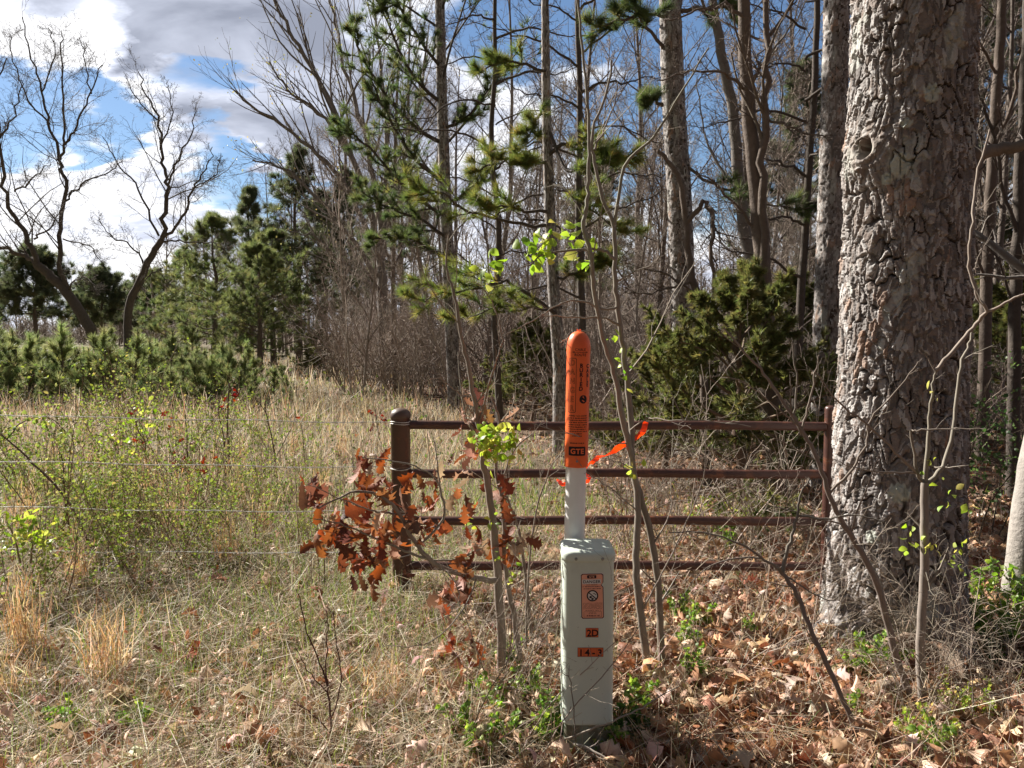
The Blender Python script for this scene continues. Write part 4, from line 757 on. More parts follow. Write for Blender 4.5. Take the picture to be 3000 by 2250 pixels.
# barbed wire, four strands tied to the fat post
names = ('topmost', 'second highest', 'third highest', 'lowest')
for k, (vl, vr) in enumerate(((1197, 1239), (1333, 1370), (1468, 1500), (1592, 1622))):
    xl, zl = ub(0, vl, GY); xr, zr = ub(1174, vr, GY); sl = (zl-zr)/(xl-xr); n = 340; x_end = xl-3.0; pts = []; A, B = [], []; rg = random.Random(100+k)
    for i in range(n+1):
        t = i/n; x = gx0-.056+(x_end-gx0+.056)*t; z = zr+sl*(x-xr)-.035*math.sin(PI*min(1, t*1.15))+.004*math.sin(x*7+k); y = .01*math.sin(x*3+k*2)
        a = x*26; A.append(Vector((x, y+.0022*math.cos(a), z+.0022*math.sin(a)))); B.append(Vector((x, y-.0022*math.cos(a), z-.0022*math.sin(a))))
    t = thing('barbed_wire', names[k]+' strand of barbed wire running from the fat brown post across the field', 'barbed wire', (0, GY, 0), 'strands of barbed wire')
    wmb = MB(); wmb.tube(A, [.0016]*len(A), 5, WHT); wmb.tube(B, [.0016]*len(B), 5, WHT); bmb = wmb
    for i in range(4, n, 7):
        p = (A[i]+B[i])/2; a0 = rg.random()*6.28
        for j in range(4): a = a0+j*PI/2; dv = Vector((rg.uniform(-.4, .4), math.cos(a), math.sin(a)))*.016; q = p+Vector((.003*(j-1.5), 0, 0)); bmb.tube([q-dv*.15, q+dv], [.0014, .0006], 4, WHT)
    bmb.build('wire', m_wire, t)
    wr = []; turns = 2 if k == 0 else 1
    for i in range(turns*28+1): a = PI+i*2*PI/28; wr.append(Vector((gx0+.0595*math.cos(a), .0595*math.sin(a), zr+.012*i/28-.006+.004*math.sin(a*2+k))))
    tie = MB(); tie.tube(wr, [.0028]*len(wr), 5, WHT); tie.build('tie', m_wire, t)

# ------------------------------------------------------------------ telecom pedestal
PX, PYF = .286, 2.787; PD = .19
ped = thing('utility_pedestal', 'grey-green steel cable pedestal box with orange danger sticker and number labels', 'utility box', (PX, PYF+PD/2, 0))
def sway(o, ph, k=.0012): return o
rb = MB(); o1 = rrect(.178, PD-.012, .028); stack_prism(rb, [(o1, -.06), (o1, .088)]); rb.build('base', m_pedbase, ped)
hb = MB(); oh = rrect(.190, PD, .034); oi = rrect(.182, PD-.008, .030)
stack_prism(hb, [(oi, .086), (rrect(.194, PD+.004, .034), .0845), (rrect(.1955, PD+.005, .034), .088), (rrect(.1945, PD+.004, .034), .094), (oh, .100), (oh, .3), (rrect(.1908, PD+.001, .034), .5), (oh, .716)]); hb.build('housing', m_ped, ped)
lb = MB(); def_l = [(.2000, .0, .708), (.2010, .001, .7105), (.2010, .001, .728), (.198, -.002, .736), (.191, -.009, .7415), (.180, -.02, .7445), (.160, -.04, .7455)]
stack_prism(lb, [(rrect(.192, PD+.002, .034), .7085)]+[(rrect(a, PD+.010+b, .038), z) for a, b, z in def_l]); lid = lb.build('lid', m_ped, ped)
for sx_ in (-.050, .048):
    sb = MB(); 
    for (r_, y0) in ((.006, 0),): lathe(sb, [(.0058, 0), (.0058, .0022), (.0045, .0038), (.0005, .0044)], 14, WHT)
    so = sb.build('screw', m_steel, lid); so.location = (sx_, -(PD/2+.0052), .7195); so.rotation_euler = (PI/2, 0, 0)
FY = -PD/2
def on_face(e): return lambda x, y: (x, FY-e, y)
sxc, szc, sw, sh = .012, .578, .084, .170; tl = lambda V: V@np.array([[math.cos(.02), math.sin(-.02)], [math.sin(.02), math.cos(.02)]]).T+np.array([sxc, szc])
def stk(items): return [(tl(np.asarray(V)), F) for V, F in items]
tear = np.array([(-.042, .080), (-.037, .085), (.036, .085), (.0415, .080), (.0412, .052), (.034, .044), (.0345, .041), (.041, .034), (.042, -.080), (.037, -.085), (-.037, -.085), (-.042, -.080)])
ctr = lambda o: (np.vstack([o, o.mean(0)]), [(i, (i+1) % len(o), len(o)) for i in range(len(o))])
stick = print_on(stk([ctr(tear*1.03)]), on_face(.0006), 'warning_sticker', m_paper, ped)
print_on(stk([ctr(tear)]), on_face(.0010), 'border', m_ink, stick)
print_on(stk([ctr(tear*np.array([.935, .968]))]), on_face(.0014), 'sticker_ground', m_pink, stick)
print_on(stk([quad2(-.0375, .0325, .0465, .0635), disc2(0, .002, .0195)]), on_face(.0018), 'white_panel', m_paper, stick)
rg = random.Random(4); ring = disc2(0, .002, .0215); ri = np.array([(.0215*math.cos(a*PI/16), .002+.0215*math.sin(a*PI/16)) for a in range(32)]+[(.0168*math.cos(a*PI/16), .002+.0168*math.sin(a*PI/16)) for a in range(32)])
ringF = [(i, (i+1) % 32, 32+(i+1) % 32, 32+i) for i in range(32)]
ca, sa = math.cos(-.72), math.sin(-.72); bar = np.array([(x*ca-y*sa, .002+x*sa+y*ca) for x, y in ((-.019, -.0019), (.019, -.0019), (.019, .0019), (-.019, .0019))])
hand = [disc2(-.007, -.003, .0052, 14, .8), disc2(0, -.010, .005, 14, .8), (np.array([(.000, .010), (.006, .009), (.014, .003), (.013, .007), (.006, .012)]), [(0, 1, 2, 3, 4)])]
prints = [at(glyphs('DANGER', .0105, .025, 1.08), -.002, .055), (ri, ringF), (bar, [(0, 1, 2, 3)])]+hand
print_on(stk(prints), on_face(.0022), 'print', m_ink, stick)
gt = rrect(.034, .0125, .003, 4)+np.array([-.002, .0735]); print_on(stk([ctr(gt)]), on_face(.0018), 'badge', m_ink, stick)
print_on(stk([at(glyphs('GTE', .0075, .03, 1.05), -.002, .0735)]), on_face(.0026), 'badge_lettering', m_pink, stick)
red = []
for y, a, b, h in ((.043, -.022, .020, .0026), (.0365, -.036, .031, .0034), (.0285, -.034, .033, .0032)): red += worms(a, b, y, h, rg, .0012)
for y in np.arange(-.026, -.048, -.0042): red += worms(-.036, .036, y, .0014, rg, .001)
red += worms(-.028, .030, -.0535, .0020, rg)+worms(-.012, .014, -.061, .002, rg)+worms(-.014, .016, -.066, .002, rg)+worms(-.022, .026, -.0735, .0052, rg)
ob = np.array([(-.033, -.058), (.033, -.058), (.033, -.079), (-.033, -.079)]); red += [ring2(ob, .0008)]
print_on(stk(red), on_face(.0022), 'lettering', m_inkred, stick)
def plate(txt, xc, zc, wd, hh, pitch, rot):
    o = print_on([quad2(xc-wd/2, xc+wd/2, zc-hh/2, zc+hh/2)], on_face(.0008), 'number_label', m_plate, ped); n = len(txt)
    it = [at(glyphs(c_, hh*.70, .035), xc+(i-(n-1)/2)*pitch, zc-.001+.0006*((i*7) % 3-1)) for i, c_ in enumerate(txt)]
    it += [quad2(xc-wd/2+wd*i/n-.0003, xc-wd/2+wd*i/n+.0003, zc-hh/2, zc+hh/2) for i in range(1, n)]+[ring2([(xc-wd/2, zc-hh/2), (xc+wd/2, zc-hh/2), (xc+wd/2, zc+hh/2), (xc-wd/2, zc+hh/2)], .0009)]
    print_on(it, on_face(.0014), 'lettering', m_ink, o)
sc_ = []
for x_, z_, l_, a_ in ((.066, .405, .004, .2), (.068, .392, .003, 1.0), (.069, .372, .014, -1.2), (.052, .205, .003, .4), (-.04, .46, .006, .6), (.030, .300, .012, .9), (-.05, .33, .008, -.5), (.01, .26, .005, .2), (-.02, .505, .009, .4), (-.03, .50, .007, .7), (.045, .64, .005, .1), (.063, .148, .004, .3), (-.06, .20, .006, 1.2)):
    c2, s2 = math.cos(a_), math.sin(a_); sc_.append((np.array([(x_+x*c2-y*s2, z_+x*s2+y*c2) for x, y in ((-l_/2, -.0007), (l_/2, -.0004), (l_/2, .0005), (-l_/2, .0008))]), [(0, 1, 2, 3)]))
print_on(sc_, on_face(.0007), 'scuff', m_pedbase, ped)
plate('2D', .0115, .4395, .0475, .0355, .022, 0); plate('14-3', .006, .3650, .096, .0350, .0235, 0)
# ------------------------------------------------------------------ cable marker post
MXx, MYy = .2385, 3.035
mk = thing('cable_marker', 'round white cable marker post with a dome-topped orange warning sleeve', 'marker post', (MXx, MYy, 0)); mk.rotation_euler = (0, math.atan(.0165), 0)
pm = MB(); lathe(pm, [(.0410, -.1), (.0410, 1.03)], 40, WHT); pm.build('post', m_white, mk)
pm = MB(); lathe(pm, [(.0412, 1.022), (.0468, 1.0215), (.0472, 1.0235), (.0466, 1.06), (.0463, 1.40), (.0463, 1.468), (.0472, 1.474), (.0472, 1.492), (.0462, 1.506), (.0432, 1.522), (.037, 1.537), (.0285, 1.548), (.018, 1.5545), (.008, 1.557), (.0004, 1.5575)], 48, WHT); slv = pm.build('sleeve', m_orange, mk)
bump = MB()
for k in range(9): a = k*.7; bump.tube([Vector((.006*math.cos(a), .006*math.sin(a), 1.555)), Vector((.008*math.cos(a), .008*math.sin(a), 1.563+.002*(k % 3)))], [.0016, .0009], 5, WHT)
bump.build('molding_nub', m_orange, slv)
MR = .0466; VIEW = math.atan2(-MYy, -MXx)
def on_pole(e):
    def f(x, y): a = VIEW+x/MR; rr_ = MR+e; return (rr_*math.cos(a), rr_*math.sin(a), y)
    return f
def zv(v): return P(1690, v, MYy).z
ink = []
ink += [at(glyphs('CABLE', .0098, .02, 1.05), .0075, zv(1023.5)), at(glyphs('ROUTE', .0098, .02, 1.05), .0075, zv(1038.5))]
za = zv(1031); ink += [quad2(-.0175, .0325, za-.0012, za+.0012), (np.array([(-.0255, za), (-.0165, za-.004), (-.0165, za+.004)]), [(0, 1, 2)]), (np.array([(.0405, za), (.0315, za+.004), (.0315, za-.004)]), [(0, 1, 2)])]
z0, z1 = zv(1206), zv(1048); fr = rrect(.0335, z1-z0, .006, 4)+np.array([-.0235, (z0+z1)/2]); ink.append(ring2(fr, .0017))
for i, c_ in enumerate('DANGER'):
    zc = z1-(z1-z0)*(i+.5)/6; V, F = glyphs(c_, .0215, .045); ink.append((V*np.array([.95, 1])+np.array([-.0235, zc]), F))
zb0, zb1 = zv(1063), zv(1143)
for i, c_ in enumerate('BURIED'): V, F = glyphs(c_, .0150, .05); ink.append((V*np.array([1.0, 1])+np.array([.0120, zb0+(zb1-zb0)*(i+.5)/6]), F))
zc0, zc1 = zv(1064), zv(1131)
for i, c_ in enumerate('CABLE'): V, F = glyphs(c_, .0150, .05); ink.append((V*np.array([1.0, 1])+np.array([.0420, zc0+(zc1-zc0)*(i+.5)/5]), F))
icz = zv(1167); ink.append(disc2(.0235, icz, .0165))
rg = random.Random(6); zt = zv(1215)
for i in range(10):
    q = zt-.0088*i
    ink += worms(-.036, .046-.004*rg.random(), q, .0046, rg, .0016) if i < 8 else worms(-.018, .020, q, .0046, rg, .0016)
ink += worms(-.027, .034, zv(1294), .0048, rg, .0012)
gz = zv(1317); gb = rrect(.072, .036, .0055, 4)+np.array([.003, gz]); ink.append(ctr(gb))
print_on(ink, on_pole(.0006), 'lettering', m_ink, slv, .004)
light = []
for i, c_ in enumerate('DANGER'):
    zc = z1-(z1-z0)*(i+.5)/6; V, F = glyphs(c_, .0215, -.008); light.append((V*np.array([.95, 1])+np.array([-.0235, zc]), F))
light.append(at(glyphs('GTE', .0195, .05, 1.08), .003, gz))
ca, sa = math.cos(-.72), math.sin(-.72); light += [(np.array([(.0235+x*ca-y*sa, icz+x*sa+y*ca) for x, y in ((-.010, .004), (.000, .004), (.000, .006), (-.010, .009))]), [(0, 1, 2, 3)]), (np.array([(.0235+x*ca-y*sa, icz+x*sa+y*ca) for x, y in ((-.002, -.004), (.010, -.003), (.009, -.007), (-.003, -.008))]), [(0, 1, 2, 3)])]
print_on(light, on_pole(.0011), 'cutout_lettering', m_orange, slv, .004)
bl = MB(); lathe(bl, [(.0045, 0), (.0045, .002), (.003, .0032), (.0004, .0036)], 12, WHT); bo = bl.build('bolt', m_steel, slv); ba = VIEW+.003/MR; bo.location = (MR*math.cos(ba), MR*math.sin(ba), zv(1346)); bo.rotation_euler = (PI/2, 0, ba+PI/2)

# flagging tape tied between the saplings, behind the marker
t = thing('flagging_tape', 'torn strip of bright orange-red flagging tape strung from the sapling behind the marker post', 'tape', (0, 0, 0)); rg = random.Random(12)
fp = [(1893, 1236, 3.34, .9), (1885, 1262, 3.33, 1.0), (1866, 1280, 3.33, .9), (1852, 1292, 3.34, .3), (1834, 1299, 3.33, 1.1), (1806, 1315, 3.31, 1.1), (1791, 1325, 3.29, .5), (1770, 1335, 3.26, .12), (1750, 1343, 3.24, .8), (1735, 1352, 3.23, .7), (1722, 1362, 3.20, .25), (1714, 1385, 3.18, .1), (1727, 1400, 3.16, .8), (1716, 1412, 3.14, .6), (1690, 1420, 3.13, .3), (1655, 1420, 3.13, .7), (1642, 1414, 3.14, .7), (1631, 1404, 3.15, .2)]
pp, ww = dense([P(*q[:3]) for q in fp], [q[3] for q in fp], 3, .0015, rg); tv = []; n = len(pp)
for i in range(n):
    tg = (pp[min(n-1, i+1)]-pp[max(0, i-1)]).normalized(); sd = tg.cross(Vector((0, 1, 0))).normalized(); sd = Matrix.Rotation(.45*math.sin(i*.8)+rg.uniform(-.2, .2), 3, tg) @ sd; tv += [pp[i]+sd*.013*ww[i], pp[i]-sd*.013*ww[i]]
fm = MB(); fm.add([tuple(q) for q in tv], [(2*i, 2*i+1, 2*i+3, 2*i+2) for i in range(n-1)], WHT); fm.build('tape', m_tape, t, False)

# ------------------------------------------------------------------ saplings in front of the gate
SSP = dict(n=(6, 5, 3), wob=(.07, .12, .16), up=(.06, .05, .03), tap=.3, k=(5, 3), t0=(.35, .2), ang=(.65, .7), lr=(.30, .45), rmin=.0013, rf=.42)
def stems(t, lines, sp, seed, c, name='stem', twigs=True):
    rg = random.Random(seed); tips = []
    for spec, r0, r1 in lines:
        q = [P(*s) for s in spec]; bp, br = dense(q, lin(r0, r1, len(q)), 5, .0022, rg); m1 = MB(); m1.tube(bp, br, 10 if r0 > .008 else 7, tint(c, rg, .9, 1.1))
        if twigs and sp: kids(m1, bp, br, length(bp), 0, sp, rg, tips, c)
        tips.append((bp[-1], (bp[-1]-bp[-2]).normalized())); m1.build(name, m_twig, t)
    return tips
dS = 3.32
t = thing('sapling', 'tall two-stemmed grey sapling close beside the pedestal, bright new leaves on a side bough', 'sapling', (0, 0, 0))
tips = stems(t, [([(1901, 2004, 3.31), (1894, 1918, 3.32), (1872, 1773, 3.33), (1865, 1629, 3.34), (1869, 1484, 3.34), (1854, 1354, 3.34), (1840, 1144, 3.34), (1829, 1050, 3.34), (1812, 908, 3.34), (1802, 815, 3.34), (1799, 669, 3.34), (1766, 583, 3.34), (1742, 477, 3.34), (1736, 384, 3.34), (1782, 258, 3.34), (1792, 176, 3.34)], .019, .004),
    ([(1941, 1996, 3.36), (1934, 1846, 3.37), (1927, 1701, 3.38), (1901, 1542, 3.38), (1856, 1397, 3.36)], .017, .014),
    ([(1852, 1340, 3.33), (1825, 1230, 3.30), (1800, 1093, 3.30), (1769, 994, 3.29), (1742, 861, 3.28), (1733, 762, 3.27), (1709, 663, 3.27), (1716, 616, 3.27), (1723, 530, 3.27), (1726, 400, 3.27), (1719, 265, 3.27), (1699, 66, 3.27), (1685, -60, 3.27)], .014, .004),
    ([(1800, 662, 3.34), (1832, 490, 3.30), (1918, 398, 3.26), (1991, 278, 3.22), (2077, 139, 3.18)], .008, .003), ([(1742, 440, 3.34), (1770, 380, 3.36), (1800, 300, 3.38), (1810, 240, 3.38)], .005, .002)], SSP, 201, (.245, .215, .18))
stems(t, [([(1801, 760, 3.34), (1770, 733, 3.32), (1720, 730, 3.28), (1655, 735, 3.24), (1600, 745, 3.2), (1540, 780, 3.16), (1490, 800, 3.12)], .0075, .002), ([(1812, 900, 3.34), (1770, 905, 3.3), (1690, 880, 3.26), (1620, 900, 3.2), (1560, 940, 3.16), (1470, 985, 3.1)], .006, .0015), ([(1815, 955, 3.34), (1765, 930, 3.3), (1700, 930, 3.26), (1590, 925, 3.2)], .006, .002), ([(1803, 830, 3.34), (1850, 800, 3.3), (1900, 780, 3.26), (1950, 740, 3.2)], .004, .0012),
    ([(1729, 973, 3.28), (1690, 970, 3.2), (1665, 990, 3.08), (1640, 1003, 3.0)], .003, .0012), ([(1867, 1500, 3.33), (1790, 1430, 3.2), (1740, 1400, 3.08), (1700, 1360, 2.98)], .0035, .0012), ([(1866, 1380, 3.33), (1800, 1350, 3.2), (1740, 1340, 3.1)], .003, .001), ([(1848, 1300, 3.33), (1780, 1295, 3.2), (1700, 1278, 3.0), (1640, 1265, 2.9), (1560, 1240, 2.85)], .0035, .0012), ([(1847, 1260, 3.33), (1900, 1225, 3.2), (1960, 1232, 3.1), (2090, 1235, 3.0), (2200, 1250, 2.95)], .0035, .0012), ([(1880, 1790, 3.33), (1930, 1700, 3.2), (2000, 1560, 3.1), (2060, 1400, 3.0), (2065, 1280, 2.95)], .004, .0015)], dict(SSP, k=(3, 2), lr=(.25, .4)), 202, (.26, .225, .19), 'twig')
SPR = [(.30, .40, .075), (.38, .45, .10), (.22, .32, .06), (.45, .44, .14)]
def sprays(pts, n, size, seed, pal=SPR, spread=.045, mat_=None, temps=LANCE, parent=None, name='foliage', droop=.25, wfac=1.5):
    rg = random.Random(seed); q = [(P(*p)+jv(rg, spread), jv(rg, 1).normalized()) for p in pts for _ in range(n)]; m3 = MB(); leaves_at(m3, q, temps, size, pal, None, seed, droop, 1, .006, wfac); m3.build(name, mat_ or m_leaf, parent)
sprays([(1660, 680, 3.27), (1690, 740, 3.3), (1700, 770, 3.3), (1600, 715, 3.2), (1625, 705, 3.2), (1575, 745, 3.2), (1560, 735, 3.2), (1545, 730, 3.2), (1590, 760, 3.2), (1440, 800, 3.12), (1425, 790, 3.12), (1690, 690, 3.3), (1450, 775, 3.12)], 6, .050, 203, parent=t, spread=.024)
sprays([(1822, 1060, 3.3), (1828, 1105, 3.3), (1850, 1390, 3.3), (1847, 1340, 3.3), (1810, 1000, 3.3)], 5, .035, 204, parent=t, spread=.02)
t = thing('sapling', 'scrubby sapling left of the pedestal, one tuft of lime leaves and hanging rust-brown oak leaves', 'sapling', (0, 0, 0))
lines = [([(1473, 1975, 3.35), (1463, 1780, 3.35), (1453, 1614, 3.35), (1437, 1468, 3.35), (1420, 1369, 3.35), (1412, 1290, 3.35), (1400, 1230, 3.35), (1373, 1085, 3.35), (1348, 962, 3.35), (1326, 847, 3.35), (1308, 781, 3.35), (1315, 687, 3.35)], .021, .003), ([(1523, 1930, 3.42), (1503, 1787, 3.42), (1483, 1680, 3.42), (1470, 1468, 3.42), (1453, 1369, 3.42), (1460, 1240, 3.42), (1440, 1160, 3.42)], .014, .004), ([(1556, 1860, 3.5), (1543, 1720, 3.5), (1523, 1574, 3.5), (1490, 1468, 3.5), (1470, 1428, 3.5), (1500, 1330, 3.5), (1560, 1270, 3.5)], .009, .003), ([(1540, 1900, 3.45), (1555, 1600, 3.45), (1600, 1400, 3.45), (1640, 1330, 3.4)], .006, .0015),
    ([(1402, 1240, 3.35), (1440, 1100, 3.3), (1470, 1000, 3.28), (1440, 880, 3.25), (1400, 830, 3.22)], .005, .0015), ([(1400, 1240, 3.35), (1350, 1160, 3.3), (1290, 1110, 3.25), (1240, 1120, 3.2)], .004, .0012)]
stems(t, lines, dict(SSP, k=(7, 3)), 205, (.235, .20, .165))
oak = [([(1455, 1700, 3.34), (1397, 1694, 3.28), (1291, 1661, 3.2), (1224, 1601, 3.12), (1171, 1508, 3.05), (1131, 1462, 3.0), (1050, 1440, 2.95), (930, 1490, 2.9)], .014, .003), ([(1257, 1641, 3.17), (1200, 1620, 3.1), (1130, 1590, 3.05), (1060, 1560, 3.0), (980, 1530, 2.95), (920, 1520, 2.9)], .006, .002), ([(1224, 1601, 3.12), (1300, 1520, 3.15), (1290, 1440, 3.1), (1262, 1390, 3.05), (1180, 1355, 3.0), (1060, 1340, 2.95)], .006, .002), ([(1255, 1640, 3.17), (1330, 1640, 3.2), (1400, 1610, 3.25), (1430, 1590, 3.3)], .005, .002), ([(1171, 1508, 3.05), (1110, 1500, 3.0), (1050, 1480, 2.95), (900, 1420, 2.85)], .005, .0015), ([(1291, 1661, 3.2), (1330, 1700, 3.15), (1350, 1760, 3.1)], .004, .0015), ([(1290, 1440, 3.1), (1280, 1340, 3.15), (1270, 1280, 3.2)], .004, .0015), ([(1400, 1690, 3.28), (1340, 1810, 3.1), (1240, 1890, 3.0), (1130, 1890, 2.95)], .004, .001)]
stems(t, oak, dict(SSP, k=(4, 2), lr=(.2, .4)), 206, (.25, .21, .175), 'branch')
OL = [(906, 1440), (1052, 1372), (1085, 1402), (1065, 1435), (1145, 1430), (1190, 1395), (1171, 1448), (1231, 1408), (1290, 1382), (1264, 1440), (1085, 1500), (1019, 1520), (1000, 1540), (950, 1548), (940, 1580), (1058, 1590), (1092, 1625), (1052, 1615), (1105, 1640), (1111, 1540), (1158, 1520), (1217, 1520), (1231, 1508), (1264, 1520), (1171, 1600), (1151, 1575), (1350, 1628), (1350, 1694), (1370, 1734), (1304, 1747), (1291, 1774), (1390, 1600), (1463, 1575), (1490, 1590), (1453, 1408), (1476, 1500), (1397, 1885), (1344, 1900), (1330, 1940), (905, 1420), (925, 1470), (1120, 1470), (1040, 1400), (1360, 1660), (1330, 1720), (1240, 1560), (1120, 1660), (1075, 1660), (960, 1600), (1020, 1480), (1350, 1340), (1365, 1310), (1390, 1325), (1350, 1435), (1365, 1475), (1395, 1210), (1415, 1220), (1460, 1570)]
def bigleaf(k, curl, roll, wob):
    """lobed oak leaf, four cells across, curled and rolled"""
    r = random.Random(k); W_ = (.008, .04, .07, .18, .09, .12, .29, .13, .16, .36, .15, .27, .12, .03); n = len(W_); v = []; f = []
    for i_, w_ in enumerate(W_):
        t_ = i_/(n-1); a = curl*(t_-.35); x = math.sin(a)/curl if abs(curl) > .01 else t_; z = (1-math.cos(a))/curl if abs(curl) > .01 else 0
        for s_ in (-1, -.5, 0, .5, 1): y = w_*s_*(1+.2*(r.random()-.5)); b_ = roll*y*2.2; v.append((x, math.sin(b_)/(roll*2.2) if abs(roll) > .01 else y, z+(1-math.cos(b_))/(abs(roll)*2.2+.01)*(1 if roll > 0 else -1)+wob*(r.random()-.5)*(abs(s_) > .6)))
    for i_ in range(n-1):
        for j_ in range(4): a = i_*5+j_; f.append((a, a+1, a+6, a+5))
    return np.array(v), np.array(f)
HANG = [bigleaf(1, 1.2, .9, .05), bigleaf(2, -1.5, 1.4, .06), bigleaf(3, 2.2, -1.0, .07), bigleaf(4, .6, 2.0, .06), bigleaf(5, 1.8, 1.7, .05), bigleaf(6, .5, .5, .05)]
OAKC = [(.26, .092, .048), (.20, .066, .038), (.32, .15, .08), (.42, .29, .21), (.13, .06, .042), (.34, .21, .145)]
rg = random.Random(31); q = []
for u, v in OL:
    for k in range(2): q.append((P(u+rg.gauss(0, 16), v+rg.gauss(0, 16), 2.93+.42*max(0, (u-900)/560)+rg.gauss(0, .05)), jv(rg, .5)+Vector((0, 0, -.6))))
m3 = MB(); leaves_at(m3, q, HANG, .12, OAKC, (5, 4, 3, 2, 3, 2), 32, .7, 1, .012, 1.0)
q2_ = [(p+jv(rg, .05), d) for p, d in q for _ in range(1) if rg.random() < .8]; leaves_at(m3, q2_, HANG, .09, OAKC, (5, 5, 2, 2, 5, 2), 33, .7, 1, .015, 1.0); m3.build('dry_foliage', m_oak, t)
sprays([(1430, 1290, 3.2), (1445, 1275, 3.15), (1455, 1300, 3.15), (1425, 1320, 3.15), (1470, 1280, 3.15), (1480, 1310, 3.15), (1440, 1345, 3.15), (1465, 1265, 3.15), (1415, 1275, 3.15), (1495, 1290, 3.15), (1450, 1320, 3.15)], 13, .038, 207, parent=t, spread=.024)
sprays([(1455, 1610, 3.3), (1510, 1680, 3.4), (1440, 1530, 3.3), (1385, 1530, 3.3), (1500, 1640, 3.4)], 6, .03, 208, parent=t, spread=.02)
t = thing('sapling', 'forked grey sapling standing before the huge pine, leafless above with a few low green leaves', 'sapling', (0, 0, 0)); dA = 3.12
stems(t, [([(2704, 2066, dA), (2697, 1882, dA), (2708, 1665, dA), (2708, 1520, dA), (2711, 1412, dA)], .0185, .0155), ([(2711, 1415, dA), (2686, 1383, dA), (2668, 1260, 3.08)], .009, .004), ([(2711, 1412, dA), (2722, 1250, dA), (2733, 1144, 3.1), (2741, 1080, 3.1)], .010, .003), ([(2711, 1420, dA), (2762, 1368, 3.14), (2798, 1231, 3.16), (2813, 1072, 3.18), (2840, 1010, 3.2), (2850, 960, 3.2)], .010, .004), ([(2686, 1385, dA), (2639, 1339, 3.05), (2552, 1252, 2.98), (2451, 1173, 2.9), (2390, 1090, 2.85)], .007, .002), ([(2690, 1385, dA), (2600, 1385, 3.05), (2500, 1370, 3.0), (2440, 1345, 2.95)], .004, .0012), ([(2668, 1262, 3.08), (2700, 1260, 3.05), (2800, 1255, 3.0), (2880, 1258, 2.95)], .0045, .0015), ([(2715, 1365, dA), (2770, 1370, 3.05), (2825, 1365, 3.0)], .004, .002), ([(2708, 1660, dA), (2730, 1740, 3.05), (2760, 1735, 3.0)], .003, .0012), ([(2741, 1090, 3.1), (2720, 1050, 3.1), (2690, 1030, 3.1)], .004, .0015), ([(2741, 1085, 3.1), (2790, 1030, 3.1), (2850, 960, 3.1), (2890, 910, 3.05), (2860, 860, 3.05), (2838, 760, 3.05), (2850, 650, 3.05), (2860, 520, 3.1), (2900, 380, 3.1)], .0085, .004), ([(2892, 912, 3.05), (2960, 880, 3.0), (3040, 840, 2.95)], .006, .004)], dict(SSP, k=(3, 2), lr=(.22, .4)), 209, (.25, .215, .18))
sprays([(2680, 1610, 3.1), (2700, 1605, 3.1), (2790, 1620, 3.2), (2810, 1600, 3.2), (2760, 1630, 3.15), (2820, 1660, 3.2), (2735, 1145, 3.1), (2670, 1550, 3.1), (2760, 1420, 3.1), (2720, 1360, 3.1), (2780, 1460, 3.15), (2850, 1480, 3.2)], 4, .030, 210, parent=t, spread=.018)
t = thing('sapling', 'long bare sapling leaning up and left across the front of the huge pine', 'sapling', (0, 0, 0))
stems(t, [([(2672, 2058, 3.10), (2625, 1918, 3.10), (2581, 1744, 3.08), (2523, 1614, 3.06), (2465, 1527, 3.04), (2429, 1448, 3.02), (2393, 1339, 3.0), (2342, 1252, 2.98), (2263, 1130, 2.95), (2198, 1050, 2.92), (2120, 960, 2.9)], .0165, .003), ([(2429, 1448, 3.02), (2500, 1370, 3.0), (2540, 1290, 3.0), (2550, 1230, 3.0), (2640, 1130, 2.98), (2690, 1060, 2.96)], .006, .002), ([(2360, 1280, 2.99), (2330, 1230, 2.98), (2335, 1120, 2.96), (2320, 1000, 2.95)], .007, .002), ([(2350, 1260, 2.98), (2370, 1180, 2.97), (2390, 1090, 2.96), (2400, 1040, 2.95)], .005, .002), ([(2345, 1255, 2.98), (2280, 1200, 2.95), (2180, 1120, 2.9), (2080, 1100, 2.88)], .004, .0012), ([(2480, 1540, 3.04), (2400, 1520, 3.0), (2335, 1500, 2.97), (2240, 1480, 2.93)], .004, .0012)], dict(SSP, k=(5, 2), lr=(.25, .4)), 211, (.22, .185, .155))
t = thing('sapling', 'thin dark sapling slanting out of the pine straw between the pedestal and the huge pine', 'sapling', (0, 0, 0))
stems(t, [([(2525, 2182, 2.80), (2451, 2012, 2.82), (2379, 1853, 2.84), (2335, 1744, 2.85), (2285, 1672, 2.86)], .0105, .0075), ([(2290, 1680, 2.86), (2310, 1600, 2.87), (2335, 1520, 2.88), (2342, 1455, 2.88), (2372, 1400, 2.88)], .008, .003), ([(2287, 1675, 2.86), (2240, 1640, 2.83), (2162, 1590, 2.8), (2060, 1560, 2.78), (1960, 1560, 2.76)], .006, .0015), ([(2337, 1510, 2.88), (2420, 1520, 2.85), (2500, 1510, 2.82), (2590, 1530, 2.8)], .005, .0025), ([(2290, 1680, 2.86), (2370, 1730, 2.85), (2440, 1760, 2.85), (2490, 1700, 2.85)], .0035, .0012), ([(2230, 1635, 2.83), (2130, 1640, 2.8), (2040, 1690, 2.8), (1990, 1770, 2.8)], .0035, .001)], dict(SSP, k=(4, 2), lr=(.25, .4)), 212, (.20, .17, .145))
